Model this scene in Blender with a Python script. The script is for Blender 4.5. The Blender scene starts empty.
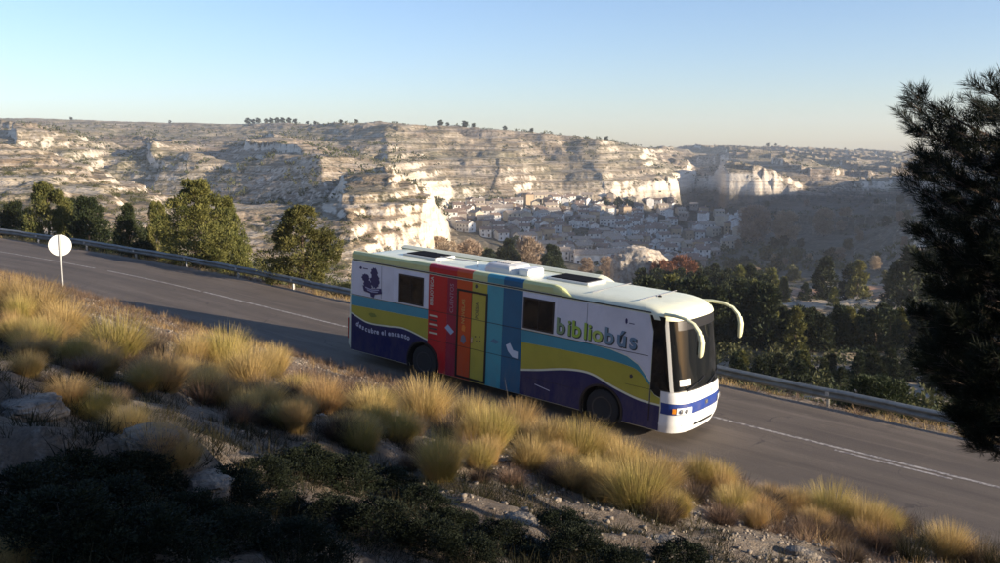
import bpy, bmesh, math, random
import numpy as np
from mathutils import Vector, Matrix
R = math.radians
rnd = random.Random(7)
scn = bpy.context.scene
C = scn.collection
# ------------------------------------------------------------------ camera, sky, sun, exposure
F = 900.0                      # focal length in pixels of a 1000 px wide picture
PITCH = math.atan((281.5 - 150) / F)
cam_d = bpy.data.cameras.new('camera'); cam = bpy.data.objects.new('camera', cam_d); C.objects.link(cam)
cam.location = (0, 0, 0); cam.rotation_euler = (math.pi/2 - PITCH, 0, 0)
cam_d.sensor_fit = 'HORIZONTAL'; cam_d.angle_x = 2*math.atan(500/F)
cam_d.clip_start = 0.05; cam_d.clip_end = 12000
scn.camera = cam
SUN_EL, SUN_AZ = R(11.5), R(-25.5)    # azimuth measured from +x towards +y
S = Vector((math.cos(SUN_EL)*math.cos(SUN_AZ), math.cos(SUN_EL)*math.sin(SUN_AZ), math.sin(SUN_EL)))
w = bpy.data.worlds.new('World'); scn.world = w; w.use_nodes = True
nt = w.node_tree; bg = nt.nodes['Background']
sky = nt.nodes.new('ShaderNodeTexSky'); sky.sky_type = 'NISHITA'; sky.sun_disc = False
sky.sun_elevation = SUN_EL; sky.sun_rotation = math.pi/2 - SUN_AZ
sky.altitude = 600; sky.air_density = 1.0; sky.dust_density = .6; sky.ozone_density = 2.6
tint = nt.nodes.new('ShaderNodeMix'); tint.data_type = 'RGBA'; tint.blend_type = 'MULTIPLY'; tint.inputs[0].default_value = 1; tint.inputs[7].default_value = (1.03, .985, 1.10, 1)
nt.links.new(sky.outputs[0], tint.inputs[6]); nt.links.new(tint.outputs[2], bg.inputs[0]); bg.inputs[1].default_value = 0.10
sl = bpy.data.lights.new('sun', 'SUN'); sl.energy = 5.0; sl.angle = R(0.5); sl.color = (1, .85, .66)
so = bpy.data.objects.new('sun', sl); C.objects.link(so); so.rotation_euler = S.to_track_quat('Z', 'Y').to_euler()
so.location = (30, -30, 40)
vs = scn.view_settings; vs.view_transform = 'Standard'; vs.look = 'None'; vs.gamma = 1; vs.use_curve_mapping = False
vs.exposure = 1.08

# ------------------------------------------------------------------ noise
def _h(i, j, seed):
    n = (i.astype(np.int64)*374761393 + j.astype(np.int64)*668265263 + seed*1442695041) & 0xffffffff
    n = ((n ^ (n >> 13))*1274126177) & 0xffffffff
    n = n ^ (n >> 16)
    return (n & 0xffff)/65535.0
def vn(x, y, seed=0):
    xi = np.floor(x); yi = np.floor(y); fx = x-xi; fy = y-yi
    fx = fx*fx*(3-2*fx); fy = fy*fy*(3-2*fy)
    a = _h(xi, yi, seed); b = _h(xi+1, yi, seed); c = _h(xi, yi+1, seed); d = _h(xi+1, yi+1, seed)
    return (a*(1-fx)+b*fx)*(1-fy)+(c*(1-fx)+d*fx)*fy*1.0
def fbm(x, y, seed=0, o=4, g=.5):
    t = 0; a = 1; n = 0
    for k in range(o):
        t = t + a*(vn(x*2**k+17.3*k, y*2**k-9.1*k, seed+k)*2-1); n += a; a *= g
    return t/n
def ridge(x, y, seed=0, o=4):
    t = 0; a = 1; n = 0
    for k in range(o):
        t = t + a*(1-np.abs(vn(x*2**k+5.1*k, y*2**k+3.7*k, seed+k)*2-1)); n += a; a *= .5
    return t/n
def sstep(a, b, x):
    t = np.clip((x-a)/(b-a), 0, 1); return t*t*(3-2*t)

# ------------------------------------------------------------------ road frame and terrain heights
P0 = (-4.2677, 29.6212, -6.6691); YAW = .666396; G = .0486152
HX, HY = math.cos(YAW), -math.sin(YAW); LX, LY = math.sin(YAW), math.cos(YAW)
CG, SG = math.cos(G), math.sin(G)
def cshift(s):
    q = np.clip(-12-s, 0, 60); return -.0066*q**2 + .000045*q**3
def W(s, l, z=0.0):
    l2 = l + cshift(np.asarray(s, float))
    return (P0[0]+s*CG*HX+l2*LX, P0[1]+s*CG*HY+l2*LY, P0[2]-s*SG+z)
def SL(x, y):
    dx = x-P0[0]; dy = y-P0[1]
    s = (dx*HX+dy*HY)/CG; l = dx*LX+dy*LY
    return s, l-cshift(s)
def near_h(x, y):
    s, l = SL(x, y)
    zr = P0[2]-s*SG
    t = np.clip(-l-2.25, 0, None)
    bank = .33*t + .10*sstep(0, .8, t) - .05
    big = fbm(x*.33, y*.33, 3, 3)*.30*sstep(.8, 5, t)
    med = fbm(x*1.4, y*1.4, 11, 4)*.13*sstep(.2, 2, t)
    fine = fbm(x*5.5, y*5.5, 23, 3)*.045*sstep(.1, 1, t)
    q = np.hypot((x+3.3)/1.75, (y-6.15)/1.25) + fbm(x*1.1, y*1.1, 29, 3)*.30
    ledge = (1-sstep(.86, 1.04, q))*(.36+fbm(x*3, y*3, 31, 4)*.10) + ridge(x*1.7, y*1.7, 33, 5)*.20*(1-sstep(7.5, 9.5, y+.1*x))*sstep(2, 4, t)
    d = np.clip(l-5.0, 0, None)
    out = -.05 - .22*np.clip(d, 0, 1.5) - .62*np.clip(d-1.5, 0, None) + fbm(x*.8, y*.8, 5, 4)*.22*sstep(.1, 2, d) + fbm(x*4, y*4, 6, 3)*.04*sstep(0, .5, d)
    return zr + np.where(l > 1, out, bank+big+med+fine+ledge)

def ray(px, py):
    a = (px-500)/F; b = -(py-281.5)/F
    cp, sp = math.cos(PITCH), math.sin(PITCH)
    return (a, cp+b*sp, -sp+b*cp)
# profiles of the far country: for each direction, distance and height angle of successive slopes
KN = {
 -500:[(90,290),(130,240),(330,150),(450,140),(600,140),(650,136),(700,132),(850,128),(1100,122),(1500,117),(2500,119)],
 -150:[(75,285),(110,242),(330,140),(450,150),(600,147),(650,143),(700,138),(850,132),(1100,125),(1500,117),(2500,119)],
 0:[(72,272),(125,232),(322,142),(470,158),(600,152),(650,139),(690,131),(850,128),(1150,123),(1500,118),(2500,121)],
 60:[(66,276),(122,230),(312,153),(480,178),(570,166),(625,156),(650,139),(850,134),(1150,125),(1500,119),(2500,122)],
 110:[(60,282),(118,234),(290,172),(470,205),(540,196),(575,188),(665,150),(830,142),(1100,129),(1500,121),(2500,124)],
 170:[(56,292),(118,246),(262,196),(430,235),(510,210),(545,203),(628,157),(780,149),(1050,136),(1450,123),(2500,126)],
 250:[(54,308),(132,262),(232,204),(400,238),(475,212),(505,206),(580,159),(720,150),(980,136),(1350,124),(2500,128)],
 325:[(54,320),(145,268),(218,201),(380,232),(440,210),(468,204),(530,158),(640,148),(860,136),(1100,124),(2500,129)],
 348:[(56,324),(150,268),(206,197),(270,176),(430,186),(520,176),(545,160),(650,150),(820,137),(980,124),(2500,129)],
 390:[(60,328),(165,275),(212,195),(262,168),(450,178),(540,170),(580,158),(660,148),(800,135),(920,124),(2500,129)],
 428:[(62,334),(180,278),(214,203),(300,188),(500,205),(590,195),(630,180),(700,164),(830,144),(920,126),(2500,130)],
 450:[(64,338),(245,276),(360,252),(480,228),(560,212),(630,202),(650,186),(720,166),(850,145),(930,127),(2500,131)],
 500:[(66,345),(250,284),(400,258),(490,236),(590,211),(650,200),(680,184),(750,166),(850,147),(920,129),(2500,133)],
 550:[(68,355),(250,292),(420,262),(500,242),(610,213),(680,201),(720,184),(780,166),(860,150),(920,135),(2500,138)],
 600:[(68,365),(250,294),(425,266),(510,246),(630,217),(710,204),(750,184),(800,168),(870,153),(925,140),(2500,144)],
 640:[(68,372),(250,296),(430,268),(530,248),(660,220),(750,206),(790,182),(840,168),(900,160),(960,148),(2500,150)],
 672:[(67,378),(250,297),(430,270),(540,248),(680,222),(790,208),(820,180),(870,172),(960,168),(1500,147),(2500,152)],
 692:[(66,380),(250,298),(435,270),(560,246),(700,222),(930,205),(1000,190),(1060,176),(1200,160),(1550,148),(2500,153)],
 714:[(65,382),(245,298),(440,270),(580,244),(720,221),(925,205),(960,180),(1050,170),(1200,158),(1580,148.5),(2500,154)],
 722:[(64,383),(243,298),(440,270),(590,243),(720,221),(850,206),(866,170),(1000,163),(1200,155),(1600,149),(2500,154)],
 775:[(63,386),(236,297),(430,270),(590,238),(720,218),(860,203),(885,178),(1000,166),(1200,157),(1650,150),(2600,155)],
 850:[(60,392),(222,296),(400,270),(600,232),(720,214),(880,199),(915,183),(1050,171),(1300,162),(1800,152),(2600,156)],
 920:[(58,398),(212,292),(330,262),(420,228),(700,213),(900,196),(950,184),(1100,172),(1400,164),(2000,155),(2700,157)],
 1000:[(54,405),(205,292),(300,262),(360,215),(700,210),(900,196),(950,184),(1100,172),(1400,164),(2000,156),(2700,158)],
 1150:[(50,410),(200,295),(300,250),(380,205),(700,205),(900,196),(950,184),(1100,172),(1400,164),(2000,157),(2700,158)],
 2200:[(50,410),(200,295),(300,250),(380,205),(700,205),(900,196),(950,184),(1100,172),(1400,164),(2000,157),(2700,158)],
}
KPX = np.array(sorted(KN)); 
KD = np.array([[d for d, p in KN[k]] for k in sorted(KN)], float)
KZ = np.array([[ray(k, p)[2]/ray(k, p)[1]*d for d, p in KN[k]] for k in sorted(KN)], float)
def near_edge(px):
    # forward distance at which the line of sight px meets l = 10 beyond the guardrail
    u = (px-500)/(F*.99)
    D = np.full(np.shape(px), 40.0)
    for _ in range(40):
        s, l = SL(u*D, D); D = np.clip(D-(l-9.5)/(u*LX+LY+1e-6)*.6, 8, 400)
    return D
EDX = np.linspace(-500, 2200, 700)
EDD = near_edge(EDX); EDD = np.minimum(EDD, 120)
EZ = near_h((EDX-500)/(F*.99)*EDD, EDD) - .9
def table(px, D):
    px = np.clip(px, -500, 2200)
    i = np.clip(np.searchsorted(KPX, px, side='right')-1, 0, len(KPX)-2)
    f = (px-KPX[i])/(KPX[i+1]-KPX[i]); 
    d0 = np.interp(px, EDX, EDD); z0 = np.interp(px, EDX, EZ)
    pd = d0; pz = z0
    out = z0 - (d0-D).clip(0)*0
    res = np.array(out)
    for k in range(KD.shape[1]):
        dk = KD[i, k]*(1-f)+KD[i+1, k]*f; zk = KZ[i, k]*(1-f)+KZ[i+1, k]*f
        dk = np.maximum(dk, pd+4)
        t = np.clip((D-pd)/(dk-pd), 0, 1)
        m = D >= pd
        res = np.where(m, pz+(zk-pz)*t, res)
        pd, pz = dk, zk
    return res
def far_h(x, y):
    x = np.asarray(x, float); y = np.maximum(np.asarray(y, float), 5)
    px = 500+F*.99*x/y
    far = sstep(120, 420, y)
    # gullies and buttresses: shift the sampling distance and direction
    g = (ridge(x/95, y/95, 40, 4)-.62)
    g2 = fbm(x/34, y/34, 50, 4)
    D = y - far*(g*80 + g2*9)*sstep(430, 620, y)*(.35+.65*sstep(560, 640, y)) - (1-far)*fbm(x/16, y/16, 55, 3)*3*sstep(50, 90, y)
    D = D - (fbm(x/25, y/25, 56, 3)*9+(ridge(x/11, y/11, 57, 4)-.6)*14)*sstep(110, 170, y)*(1-sstep(400, 500, y))
    px2 = px + fbm(x/60, y/60, 60, 3)*7*sstep(200, 500, y) + (fbm(x/9, y/9, 61, 4)*9+(ridge(x/5, y/5, 62, 3)-.6)*10)*sstep(110, 160, y)*(1-sstep(300, 400, y))
    z = table(px2, D)
    nz = fbm(x/40, y/40, 70, 5)*2.2*sstep(150, 500, y) + fbm(x/12, y/12, 80, 4)*1.1*sstep(55, 120, y)+fbm(x/4, y/4, 85, 3)*.35
    gm = sstep(520, 640, y)*(1-sstep(1050, 1350, y)*sstep(0, 1, 1-sstep(600, 700, px)))*(1-sstep(370, 440, px)*(1-sstep(640, 690, px))*.8)*(1-.85*sstep(760, 980, y)*(1-sstep(640, 700, px)))
    gq = x/120+y/330+fbm(x/160, y/160, 63, 3)*.9
    z = z + (np.abs((gq % 1)-.62)/.62*1.0-.45)*14*gm
    damp = 1-.75*sstep(455, 520, px)*(1-sstep(700, 820, px))*sstep(300, 400, y)*(1-sstep(640, 720, y))
    z = z+nz*damp
    # limestone strata
    off = fbm(x/130, y/130, 90, 3)*6
    def terr(z, st, soft, sd):
        q = (z+off)/st + fbm(x/50, y/50, sd, 2)*.25; fl = np.floor(q); fr = q-fl
        return (fl+sstep(.5-soft, .5+soft, fr) - (q-(z+off)/st))*st - off
    wt = sstep(130, 190, y)*damp
    z = z + (terr(z, 6.5, .30, 95)-z)*.6*wt*sstep(500, 620, y)
    z = z + (terr(z, 2.3, .25, 97)-z)*.7*wt*(1-.45*sstep(420, 560, y))
    # earth fan below the far cliffs
    return z
def hit(px, py, fn=far_h, d0=45, d1=1800, n=1400):
    r = ray(px, py); D = np.exp(np.linspace(math.log(d0), math.log(d1), n))
    x = r[0]/r[1]*D; z = r[2]/r[1]*D
    m = fn(x, D) >= z
    if not m.any(): return None
    k = int(np.argmax(m)); 
    return (float(x[k]), float(D[k]), float(fn(x[k:k+1], D[k:k+1])[0]))
def nhit(px, py): return hit(px, py, near_h, 2.5, 80, 900)
def fz(x, y): return float(far_h(np.array([x]), np.array([y]))[0])
def nz_(x, y): return float(near_h(np.array([x]), np.array([y]))[0])
def pix(x, y, z):
    cp, sp = math.cos(PITCH), math.sin(PITCH)
    d = y*cp-z*sp; u = y*sp+z*cp
    return 500+F*x/d, 281.5-F*u/d

# ------------------------------------------------------------------ materials
MATS = {}
def mat(name, col, rough=.8, metal=0, spec=.5, noise=None, bump=None, rand=0, trans=0):
    if name in MATS: return MATS[name]
    m = bpy.data.materials.new(name); m.use_nodes = True; n = m.node_tree; b = n.nodes['Principled BSDF']
    b.inputs['Base Color'].default_value = (*col, 1); b.inputs['Roughness'].default_value = rough
    b.inputs['Metallic'].default_value = metal; b.inputs['Specular IOR Level'].default_value = spec
    last = None
    tc = n.nodes.new('ShaderNodeTexCoord')
    if noise:
        sc, col2, lo, hi = noise
        t = n.nodes.new('ShaderNodeTexNoise'); t.inputs['Scale'].default_value = sc; t.inputs['Detail'].default_value = 6
        t.inputs['Roughness'].default_value = .65
        n.links.new(tc.outputs['Object'], t.inputs['Vector'])
        r = n.nodes.new('ShaderNodeMapRange'); r.inputs[1].default_value = lo; r.inputs[2].default_value = hi
        n.links.new(t.outputs[0], r.inputs[0])
        mx = n.nodes.new('ShaderNodeMix'); mx.data_type = 'RGBA'; mx.inputs[6].default_value = (*col, 1); mx.inputs[7].default_value = (*col2, 1)
        n.links.new(r.outputs[0], mx.inputs[0]); n.links.new(mx.outputs[2], b.inputs['Base Color']); last = mx.outputs[2]
    if rand:
        oi = n.nodes.new('ShaderNodeObjectInfo'); hs = n.nodes.new('ShaderNodeHueSaturation')
        a = n.nodes.new('ShaderNodeMapRange'); a.inputs[3].default_value = 1-rand; a.inputs[4].default_value = 1+rand
        h = n.nodes.new('ShaderNodeMapRange'); h.inputs[3].default_value = .5-rand*.05; h.inputs[4].default_value = .5+rand*.05
        n.links.new(oi.outputs['Random'], a.inputs[0]); n.links.new(a.outputs[0], hs.inputs['Value'])
        ml = n.nodes.new('ShaderNodeMath'); ml.operation = 'MULTIPLY'; ml.inputs[1].default_value = 7.31
        fr = n.nodes.new('ShaderNodeMath'); fr.operation = 'FRACT'
        n.links.new(oi.outputs['Random'], ml.inputs[0]); n.links.new(ml.outputs[0], fr.inputs[0]); n.links.new(fr.outputs[0], h.inputs[0]); n.links.new(h.outputs[0], hs.inputs['Hue'])
        if last: n.links.new(last, hs.inputs['Color'])
        else: hs.inputs['Color'].default_value = (*col, 1)
        n.links.new(hs.outputs[0], b.inputs['Base Color']); last = hs.outputs[0]
    if bump:
        t2 = n.nodes.new('ShaderNodeTexNoise'); t2.inputs['Scale'].default_value = bump[0]; t2.inputs['Detail'].default_value = 8
        n.links.new(tc.outputs['Object'], t2.inputs['Vector'])
        bp = n.nodes.new('ShaderNodeBump'); bp.inputs['Distance'].default_value = bump[1]; bp.inputs['Strength'].default_value = 1
        n.links.new(t2.outputs[0], bp.inputs['Height']); n.links.new(bp.outputs[0], b.inputs['Normal'])
    if trans:
        tr = n.nodes.new('ShaderNodeBsdfTranslucent'); ms = n.nodes.new('ShaderNodeMixShader'); ms.inputs[0].default_value = trans
        if last: n.links.new(last, tr.inputs[0])
        else: tr.inputs[0].default_value = (*col, 1)
        out = n.nodes['Material Output']
        n.links.new(b.outputs[0], ms.inputs[1]); n.links.new(tr.outputs[0], ms.inputs[2]); n.links.new(ms.outputs[0], out.inputs[0])
    MATS[name] = m; return m

class N:      # small node helper
    def __init__(s, name):
        s.m = bpy.data.materials.new(name); s.m.use_nodes = True; s.t = s.m.node_tree; s.b = s.t.nodes['Principled BSDF']
        s.pos = s.t.nodes.new('ShaderNodeNewGeometry')
    def set(s, i, v):
        if hasattr(v, 'is_linked') or isinstance(v, bpy.types.NodeSocket): s.t.links.new(v, i)
        elif isinstance(v, tuple) and len(v) == 3 and len(i.default_value) == 4: i.default_value = (*v, 1)
        else: i.default_value = v
    def noise(s, scale, detail=6, rough=.6, stretch=None, off=0):
        n = s.t.nodes.new('ShaderNodeTexNoise'); n.inputs['Scale'].default_value = scale; n.inputs['Detail'].default_value = detail; n.inputs['Roughness'].default_value = rough
        mp = s.t.nodes.new('ShaderNodeMapping'); mp.inputs['Scale'].default_value = stretch or (1, 1, 1); mp.inputs['Location'].default_value = (off, off, off)
        s.t.links.new(s.pos.outputs['Position'], mp.inputs['Vector']); s.t.links.new(mp.outputs[0], n.inputs['Vector']); return n.outputs[0]
    def rng(s, v, a, b, c=0, d=1):
        n = s.t.nodes.new('ShaderNodeMapRange'); s.set(n.inputs[0], v)
        for k, q in enumerate((a, b, c, d)): n.inputs[k+1].default_value = q
        return n.outputs[0]
    def mix(s, f, a, b):
        n = s.t.nodes.new('ShaderNodeMix'); n.data_type = 'RGBA'; s.set(n.inputs[0], f); s.set(n.inputs[6], a); s.set(n.inputs[7], b); return n.outputs[2]
    def math(s, op, a, b=0.0):
        n = s.t.nodes.new('ShaderNodeMath'); n.operation = op; s.set(n.inputs[0], a); s.set(n.inputs[1], b); return n.outputs[0]
    def normal_z(s):
        n = s.t.nodes.new('ShaderNodeSeparateXYZ'); s.t.links.new(s.pos.outputs['Normal'], n.inputs[0]); return n.outputs[2]
    def xyz(s):
        n = s.t.nodes.new('ShaderNodeSeparateXYZ'); s.t.links.new(s.pos.outputs['Position'], n.inputs[0]); return n.outputs
    def bump(s, h, dist, strength=1):
        n = s.t.nodes.new('ShaderNodeBump'); n.inputs['Distance'].default_value = dist; n.inputs['Strength'].default_value = strength
        s.t.links.new(h, n.inputs['Height']); s.t.links.new(n.outputs[0], s.b.inputs['Normal'])
    def done(s, col, rough=.9, spec=.3):
        s.set(s.b.inputs['Base Color'], col); s.set(s.b.inputs['Roughness'], rough); s.b.inputs['Specular IOR Level'].default_value = spec; return s.m

# ------------------------------------------------------------------ object helpers
def tag(o, label=None, cat=None, group=None, kind=None):
    if label: o['label'] = label
    if cat: o['category'] = cat
    if group: o['group'] = group
    if kind: o['kind'] = kind
    return o
def link(name, me, parent=None):
    o = bpy.data.objects.new(name, me); C.objects.link(o)
    if parent is not None: o.parent = parent
    return o
def empty(name, M=None):
    o = bpy.data.objects.new(name, None); C.objects.link(o); o.empty_display_size = .3
    if M is not None: o.matrix_world = M
    return o
def npmesh(name, V, Fc, m=None, smooth=False, n=None):
    """V (n,3) array, Fc (m,k) array of indices"""
    me = bpy.data.meshes.new(name); V = np.ascontiguousarray(V, np.float32); Fc = np.ascontiguousarray(Fc, np.int32)
    me.vertices.add(len(V)); me.vertices.foreach_set('co', V.ravel())
    k = Fc.shape[1]; me.loops.add(Fc.size); me.loops.foreach_set('vertex_index', Fc.ravel())
    me.polygons.add(len(Fc)); me.polygons.foreach_set('loop_start', np.arange(0, Fc.size, k, dtype=np.int32))
    try: me.polygons.foreach_set('loop_total', np.full(len(Fc), k, np.int32))
    except Exception: pass
    me.update(calc_edges=True)
    if smooth: me.polygons.foreach_set('use_smooth', np.ones(len(Fc), bool))
    if m: me.materials.append(m)
    me.validate(); return me
def grid_faces(nr, nc):
    i = np.arange((nr-1)*(nc-1)); r = i//(nc-1); c = i % (nc-1); a = r*nc+c
    return np.stack([a, a+1, a+nc+1, a+nc], 1)
class MB:
    def __init__(s): s.v = []; s.f = []
    def box(s, a, b, M=None):
        x0, y0, z0 = a; x1, y1, z1 = b; n = len(s.v)
        p = [(x0,y0,z0),(x1,y0,z0),(x1,y1,z0),(x0,y1,z0),(x0,y0,z1),(x1,y0,z1),(x1,y1,z1),(x0,y1,z1)]
        if M: p = [tuple(M @ Vector(q)) for q in p]
        s.v += p; s.f += [tuple(n+i for i in q) for q in ((0,3,2,1),(4,5,6,7),(0,1,5,4),(1,2,6,5),(2,3,7,6),(3,0,4,7))]; return s
    def prism(s, pts, fn, t):
        """pts 2D outline; fn(a,b,k) -> 3D, k = 0 / t"""
        n = len(s.v); k = len(pts)
        s.v += [fn(a, b, 0) for a, b in pts]+[fn(a, b, t) for a, b in pts]
        s.f += [tuple(n+i for i in range(k))[::-1], tuple(n+k+i for i in range(k))]
        s.f += [(n+i, n+(i+1) % k, n+k+(i+1) % k, n+k+i) for i in range(k)]; return s
    def tube(s, P, rad, seg=8, flat=1.0, cap=True):
        P = [Vector(p) for p in P]; n0 = len(s.v)
        if not hasattr(rad, '__len__'): rad = [rad]*len(P)
        up = Vector((0, 0, 1)); prev = None
        for i, p in enumerate(P):
            d = (P[min(i+1, len(P)-1)]-P[max(i-1, 0)]).normalized()
            a = prev if prev is not None else (up if abs(d.z) < .9 else Vector((1, 0, 0)))
            b = d.cross(a).normalized(); a = b.cross(d).normalized(); prev = a
            for k in range(seg):
                t = 2*math.pi*k/seg; s.v.append(tuple(p+a*math.cos(t)*rad[i]*flat+b*math.sin(t)*rad[i]))
        for i in range(len(P)-1):
            for k in range(seg):
                q = n0+i*seg; s.f.append((q+k, q+(k+1) % seg, q+seg+(k+1) % seg, q+seg+k))
        if cap:
            s.f.append(tuple(n0+k for k in range(seg))[::-1]); q = n0+(len(P)-1)*seg; s.f.append(tuple(q+k for k in range(seg)))
        return s
    def lathe(s, prof, origin, axis='y', seg=28):
        n0 = len(s.v); ox, oy, oz = origin
        for r_, h in prof:
            for k in range(seg):
                t = 2*math.pi*k/seg; a, b = r_*math.cos(t), r_*math.sin(t)
                s.v.append((ox+a, oy+h, oz+b) if axis == 'y' else ((ox+a, oy+b, oz+h) if axis == 'z' else (ox+h, oy+a, oz+b)))
        for i in range(len(prof)-1):
            for k in range(seg):
                q = n0+i*seg; s.f.append((q+k, q+(k+1) % seg, q+seg+(k+1) % seg, q+seg+k))
        s.f.append(tuple(n0+k for k in range(seg))[::-1]); q = n0+(len(prof)-1)*seg; s.f.append(tuple(q+k for k in range(seg)))
        return s
    def grid(s, rows):
        n0 = len(s.v); nc = len(rows[0])
        for r_ in rows: s.v += [tuple(p) for p in r_]
        for i in range(len(rows)-1):
            for k in range(nc-1):
                q = n0+i*nc+k; s.f.append((q, q+1, q+nc+1, q+nc))
        return s
    def mesh(s, name, m, smooth=False, bevel=0):
        me = bpy.data.meshes.new(name); me.from_pydata(s.v, [], s.f); me.materials.append(m)
        bm = bmesh.new(); bm.from_mesh(me); bmesh.ops.recalc_face_normals(bm, faces=bm.faces)
        if bevel: bmesh.ops.bevel(bm, geom=[e for e in bm.edges if e.is_manifold and e.calc_face_angle(0) > .6], offset=bevel, segments=2, affect='EDGES')
        bm.to_mesh(me); bm.free()
        if smooth:
            for p in me.polygons: p.use_smooth = True
            try: me.set_sharp_from_angle(angle=R(40))
            except Exception: pass
        me.update(); return me
    def build(s, name, m, parent=None, smooth=False, bevel=0): return link(name, s.mesh(name, m, smooth, bevel), parent)
ORD = ['zeroth', 'first', 'second', 'third', 'fourth', 'fifth', 'sixth', 'seventh', 'eighth', 'ninth', 'tenth', 'eleventh', 'twelfth']
def ordw(n):
    if n < 13: return ORD[n]
    return f"{n}{'th' if 10 <= n % 100 <= 20 else {1: 'st', 2: 'nd', 3: 'rd'}.get(n % 10, 'th')}"
def nth(n, side='left'): return ('leftmost' if n == 1 and side == 'left' else f'{ordw(n)} from the {side}')
def copy_tree(o, parent=None):
    c = o.copy(); C.objects.link(c)
    if parent is not None: c.parent = parent
    for ch in CH.get(o.name, []): 
        k = copy_tree(ch, c); k.matrix_parent_inverse = ch.matrix_parent_inverse.copy()
    return c
CH = {}
def remember(root):
    CH[root.name] = list(root.children)
    for c in root.children: remember(c)

# ------------------------------------------------------------------ ground materials
n = N('bank_soil')
a = n.noise(.55, 6); b = n.noise(7, 8, .7); c = n.noise(38, 6, .7); d = n.noise(1.7, 5, .6, off=7)
col = n.mix(n.rng(a, .38, .62), (.42, .34, .255), (.29, .22, .16))
col = n.mix(n.rng(b, .52, .66), col, (.50, .44, .36))
col = n.mix(n.rng(d, .55, .68), col, (.13, .10, .07))
vo = n.t.nodes.new('ShaderNodeTexVoronoi'); vo.inputs['Scale'].default_value = 24; n.t.links.new(n.pos.outputs['Position'], vo.inputs['Vector'])
vo2 = n.t.nodes.new('ShaderNodeTexVoronoi'); vo2.inputs['Scale'].default_value = 6.5; n.t.links.new(n.pos.outputs['Position'], vo2.inputs['Vector'])
peb = n.math('MULTIPLY', n.rng(vo.outputs['Distance'], .42, .12), n.rng(b, .42, .56)); clod = n.rng(vo2.outputs['Distance'], .6, .1)
col = n.mix(n.rng(c, .35, .75), n.mix(.5, col, (.07, .05, .04)), col)
sep = n.t.nodes.new('ShaderNodeSeparateColor'); n.t.links.new(vo.outputs['Color'], sep.inputs[0])
col = n.mix(n.math('MULTIPLY', peb, .7), col, n.mix(sep.outputs[0], (.22, .18, .14), (.52, .46, .39)))
col = n.mix(n.rng(n.noise(19, 5, .8, off=2), .56, .70, 0, .8), col, (.07, .055, .04))
n.bump(n.math('ADD', n.math('ADD', n.math('MULTIPLY', b, 1.0), n.math('MULTIPLY', c, .8)), n.math('ADD', n.math('MULTIPLY', peb, .35), n.math('MULTIPLY', clod, .5))), .13)
M_BANK = n.done(col, .95)

n = N('limestone_country')
nzv = n.normal_z(); P = n.xyz()
st = n.noise(1, 5, .6, stretch=(.012, .012, .42)); st2 = n.noise(1, 4, .6, stretch=(.03, .03, 1.6), off=4)
big = n.noise(.006, 5, .6); sp1 = n.noise(.10, 4, .75); sp2 = n.noise(.35, 3, .7, off=3); sp3 = n.noise(.03, 5, .65, off=9)
rock = n.mix(n.rng(st, .42, .66), (.72, .63, .50), (.48, .39, .29))
rock = n.mix(n.rng(st2, .5, .72), rock, (.70, .63, .51))
rock = n.mix(n.rng(sp2, .56, .7, 0, .55), rock, (.22, .17, .12))
soil = n.mix(n.rng(sp3, .35, .62), (.32, .235, .16), (.21, .16, .095))
soil = n.mix(n.rng(big, .45, .6, 0, .6), soil, (.17, .16, .075))
soil = n.mix(n.rng(st, .52, .64, 0, .6), soil, (.50, .42, .32))
soil = n.mix(n.rng(st2, .50, .60, 0, .55), soil, (.56, .48, .38))
soil = n.mix(n.rng(st2, .44, .38, 0, .45), soil, (.16, .12, .08))
scrub = n.math('MAXIMUM', n.rng(sp1, .55, .62), n.rng(sp2, .56, .63))
soil = n.mix(n.math('MULTIPLY', scrub, .85), soil, (.055, .055, .03))
col = n.mix(n.rng(n.math('ADD', nzv, n.math('MULTIPLY', n.math('SUBTRACT', sp2, .5), .5)), .86, .72), soil, rock)
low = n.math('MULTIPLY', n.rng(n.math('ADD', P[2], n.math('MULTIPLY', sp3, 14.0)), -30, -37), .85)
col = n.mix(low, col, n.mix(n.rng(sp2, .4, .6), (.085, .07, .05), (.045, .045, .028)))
n.bump(n.math('ADD', n.math('ADD', sp2, n.math('MULTIPLY', st2, .7)), n.math('MULTIPLY', sp1, 2.0)), 1.0, .6)
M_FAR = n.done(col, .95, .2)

n = N('asphalt')
a = n.noise(.35, 5, .6); b = n.noise(90, 4, .8); c = n.noise(2.2, 6, .7); d = n.noise(14, 5, .7)
tc = n.t.nodes.new('ShaderNodeTexCoord'); uvs = n.t.nodes.new('ShaderNodeSeparateXYZ'); n.t.links.new(tc.outputs['UV'], uvs.inputs[0])
l_ = uvs.outputs[1]     # metres across the road
def band(x0, wd):      # tyre polished track
    return n.rng(n.math('ABSOLUTE', n.math('SUBTRACT', l_, x0)), 0, wd, 1, 0)
tr = n.math('MAXIMUM', n.math('MAXIMUM', band(-.9, .45), band(.85, .45)), n.math('MAXIMUM', band(2.5, .45), band(4.0, .4)))
col = n.mix(n.rng(a, .35, .65), (.125, .097, .073), (.165, .130, .100))
col = n.mix(n.math('MULTIPLY', tr, .6), col, (.095, .074, .058))
col = n.mix(n.rng(c, .58, .74, 0, .5), col, (.22, .175, .135))
col = n.mix(n.rng(b, .3, .7, 0, .45), col, (.05, .043, .036))
mpu = n.t.nodes.new('ShaderNodeMapping'); mpu.inputs['Scale'].default_value = (.10, 1.8, 1); n.t.links.new(tc.outputs['UV'], mpu.inputs[0])
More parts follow.
